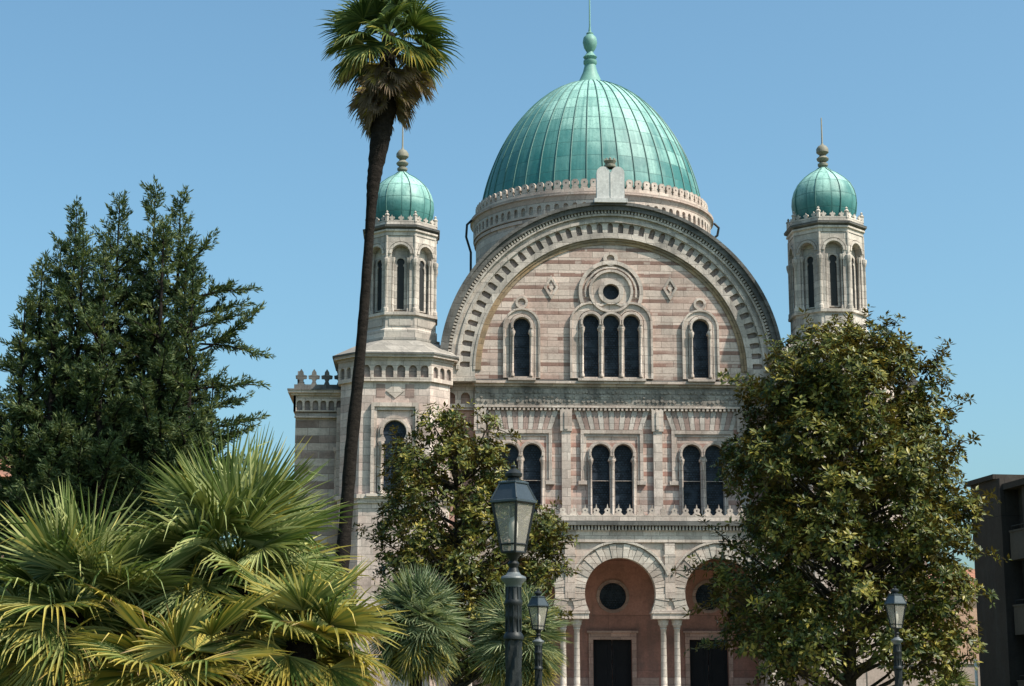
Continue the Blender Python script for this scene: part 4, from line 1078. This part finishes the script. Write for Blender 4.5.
# ================================================================== NEIGHBOURS
# dark apartment block on the right: a long face that runs towards the camera
c = at(1015, 690, 74); A = empty('apartment_block', (c.x, c.y, 0), radians(6)); tag(A, 'dark shaded apartment block with balconies at the right edge', 'building')
zt = at(1001, 484, 74).z
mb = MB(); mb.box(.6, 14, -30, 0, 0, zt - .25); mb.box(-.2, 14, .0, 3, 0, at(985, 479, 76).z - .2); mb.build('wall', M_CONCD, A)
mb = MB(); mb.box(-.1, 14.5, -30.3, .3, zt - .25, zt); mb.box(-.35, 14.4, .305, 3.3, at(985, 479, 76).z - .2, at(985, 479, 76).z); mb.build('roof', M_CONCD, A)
for fl in range(3):
    z0 = zt - 2.9 - fl * 3.05
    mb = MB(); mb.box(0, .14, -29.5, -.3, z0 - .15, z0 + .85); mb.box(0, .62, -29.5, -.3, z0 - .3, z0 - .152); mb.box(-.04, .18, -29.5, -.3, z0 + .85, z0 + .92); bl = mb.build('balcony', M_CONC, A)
    mb = MB(); mb.tube([(.05, -29.4, z0 + 1.1), (.05, -.4, z0 + 1.1)], .025, 5)
    for k in range(30): mb.tube([(.05, -.45 - k * .99, z0 + .9), (.05, -.45 - k * .99, z0 + 1.1)], .018, 4)
    mb.build('railing', M_IRON, bl)
    for k in range(8):
        y = -3.2 - k * 3.4
        mb = MB(); mb.M = Matrix.Translation((.6, y, 0)) @ Matrix.Rotation(pi / 2, 4, 'Z') @ Matrix.Scale(-1, 4, (0, 1, 0))
        mb.box(-.9, .9, .0, .05, z0 - .15, z0 + 2.1); f = mb.build('window', M_SHUT, A)
        mb = MB(); mb.M = Matrix.Translation((.6, y, 0)) @ Matrix.Rotation(pi / 2, 4, 'Z') @ Matrix.Scale(-1, 4, (0, 1, 0))
        mb.panel(rect(-1.0, 1.0, z0 - .15, z0 + 2.2), [rect(-.88, .88, z0 - .1, z0 + 2.08)], .051, .11); mb.box(-.03, .03, .052, .1, z0 - .1, z0 + 2.08); mb.build('window_frame', M_CONC, f)
mb = MB()
for k in range(9): mb.box(.16, .44, -1.6 - k * 3.4, -1.3 - k * 3.4, 0, zt - .26)
mb.build('pillar', M_CONCD, A)
# peach house behind the magnolia on the right
c = at(962, 690, 118); hz = at(962, 588, 118).z
H2 = empty('house', (c.x, c.y, 0)); tag(H2, 'peach rendered house glimpsed between the big magnolia and the dark apartment block', 'house')
mb = MB(); mb.box(-1.8, 9, 0, 10, 0, hz); mb.build('wall', M_PEACH, H2)
mb = MB(); mb.add([(-2.2, -.5, hz), (9.4, -.5, hz), (9.4, 10.5, hz), (-2.2, 10.5, hz), (-2.2, 5, hz + 1.6), (9.4, 5, hz + 1.6)], [(0, 1, 5, 4), (2, 3, 4, 5), (1, 2, 5), (3, 0, 4), (0, 3, 2, 1)]); mb.build('roof', M_TILE, H2)
for k in range(2):
    mb = MB(); x = 4.2 + k * 3; mb.panel(rect(x - .6, x + .6, hz - 2.6, hz - .9), [rect(x - .48, x + .48, hz - 2.5, hz - 1.0)], -.06, .01); f = mb.build('window', M_WHITE, H2)
    mb = MB(); mb.panel(rect(x - .48, x + .48, hz - 2.5, hz - 1.0), [], -.02, -.005); mb.build('window_pane', M_SHUT, f)
# tiled house behind the conifers on the left
c = at(40, 690, 95); hz = at(40, 478, 95).z
H1 = empty('house', (c.x, c.y, 0)); tag(H1, 'terracotta roofed house half hidden behind the dark conifers on the left', 'house')
mb = MB(); mb.box(-10, 4.6, 0, 10, 0, hz); mb.build('wall', M_PEACH, H1)
mb = MB(); mb.add([(-10.5, -.6, hz), (5.0, -.6, hz), (5.0, 10.6, hz), (-10.5, 10.6, hz), (-10.5, 5, hz + 2), (5.0, 5, hz + 2)], [(0, 1, 5, 4), (2, 3, 4, 5), (1, 2, 5), (3, 0, 4), (0, 3, 2, 1)]); mb.build('roof', M_TILE, H1)
for fl in range(3):
    for k in range(4):
        mb = MB(); x = -8 + k * 3.5; z0 = hz - 2.6 - fl * 3.1; mb.panel(rect(x - .6, x + .6, z0, z0 + 1.7), [rect(x - .48, x + .48, z0 + .1, z0 + 1.6)], -.06, .01); f = mb.build('window', M_WHITE, H1)
        mb = MB(); mb.panel(rect(x - .48, x + .48, z0 + .1, z0 + 1.6), [], -.02, -.005); mb.build('window_pane', M_SHUT, f)
# garden wall on the right, with the white post in front of it
a, b = at(868, 690, 88), at(1000, 690, 88); wz = at(900, 664, 88).z
mb = MB(); mb.box(a.x, b.x, 88, 88.35, 0, wz); mb.box(a.x, b.x, 87.94, 88.41, wz, wz + .12); tag(mb.build('garden_wall', M_GARDEN), 'low pale pink garden wall behind the magnolia trunk', 'wall')
p = at(977, 690, 70); mb = MB(); mb.lathe([(.06, 0), (.06, 2.9), (.075, 2.92), (.075, 3.0), (0, 3.05)], p.x, p.y, 10); tag(mb.build('post', M_WHITE), 'thin white post beside the corner of the dark apartment block', 'post')
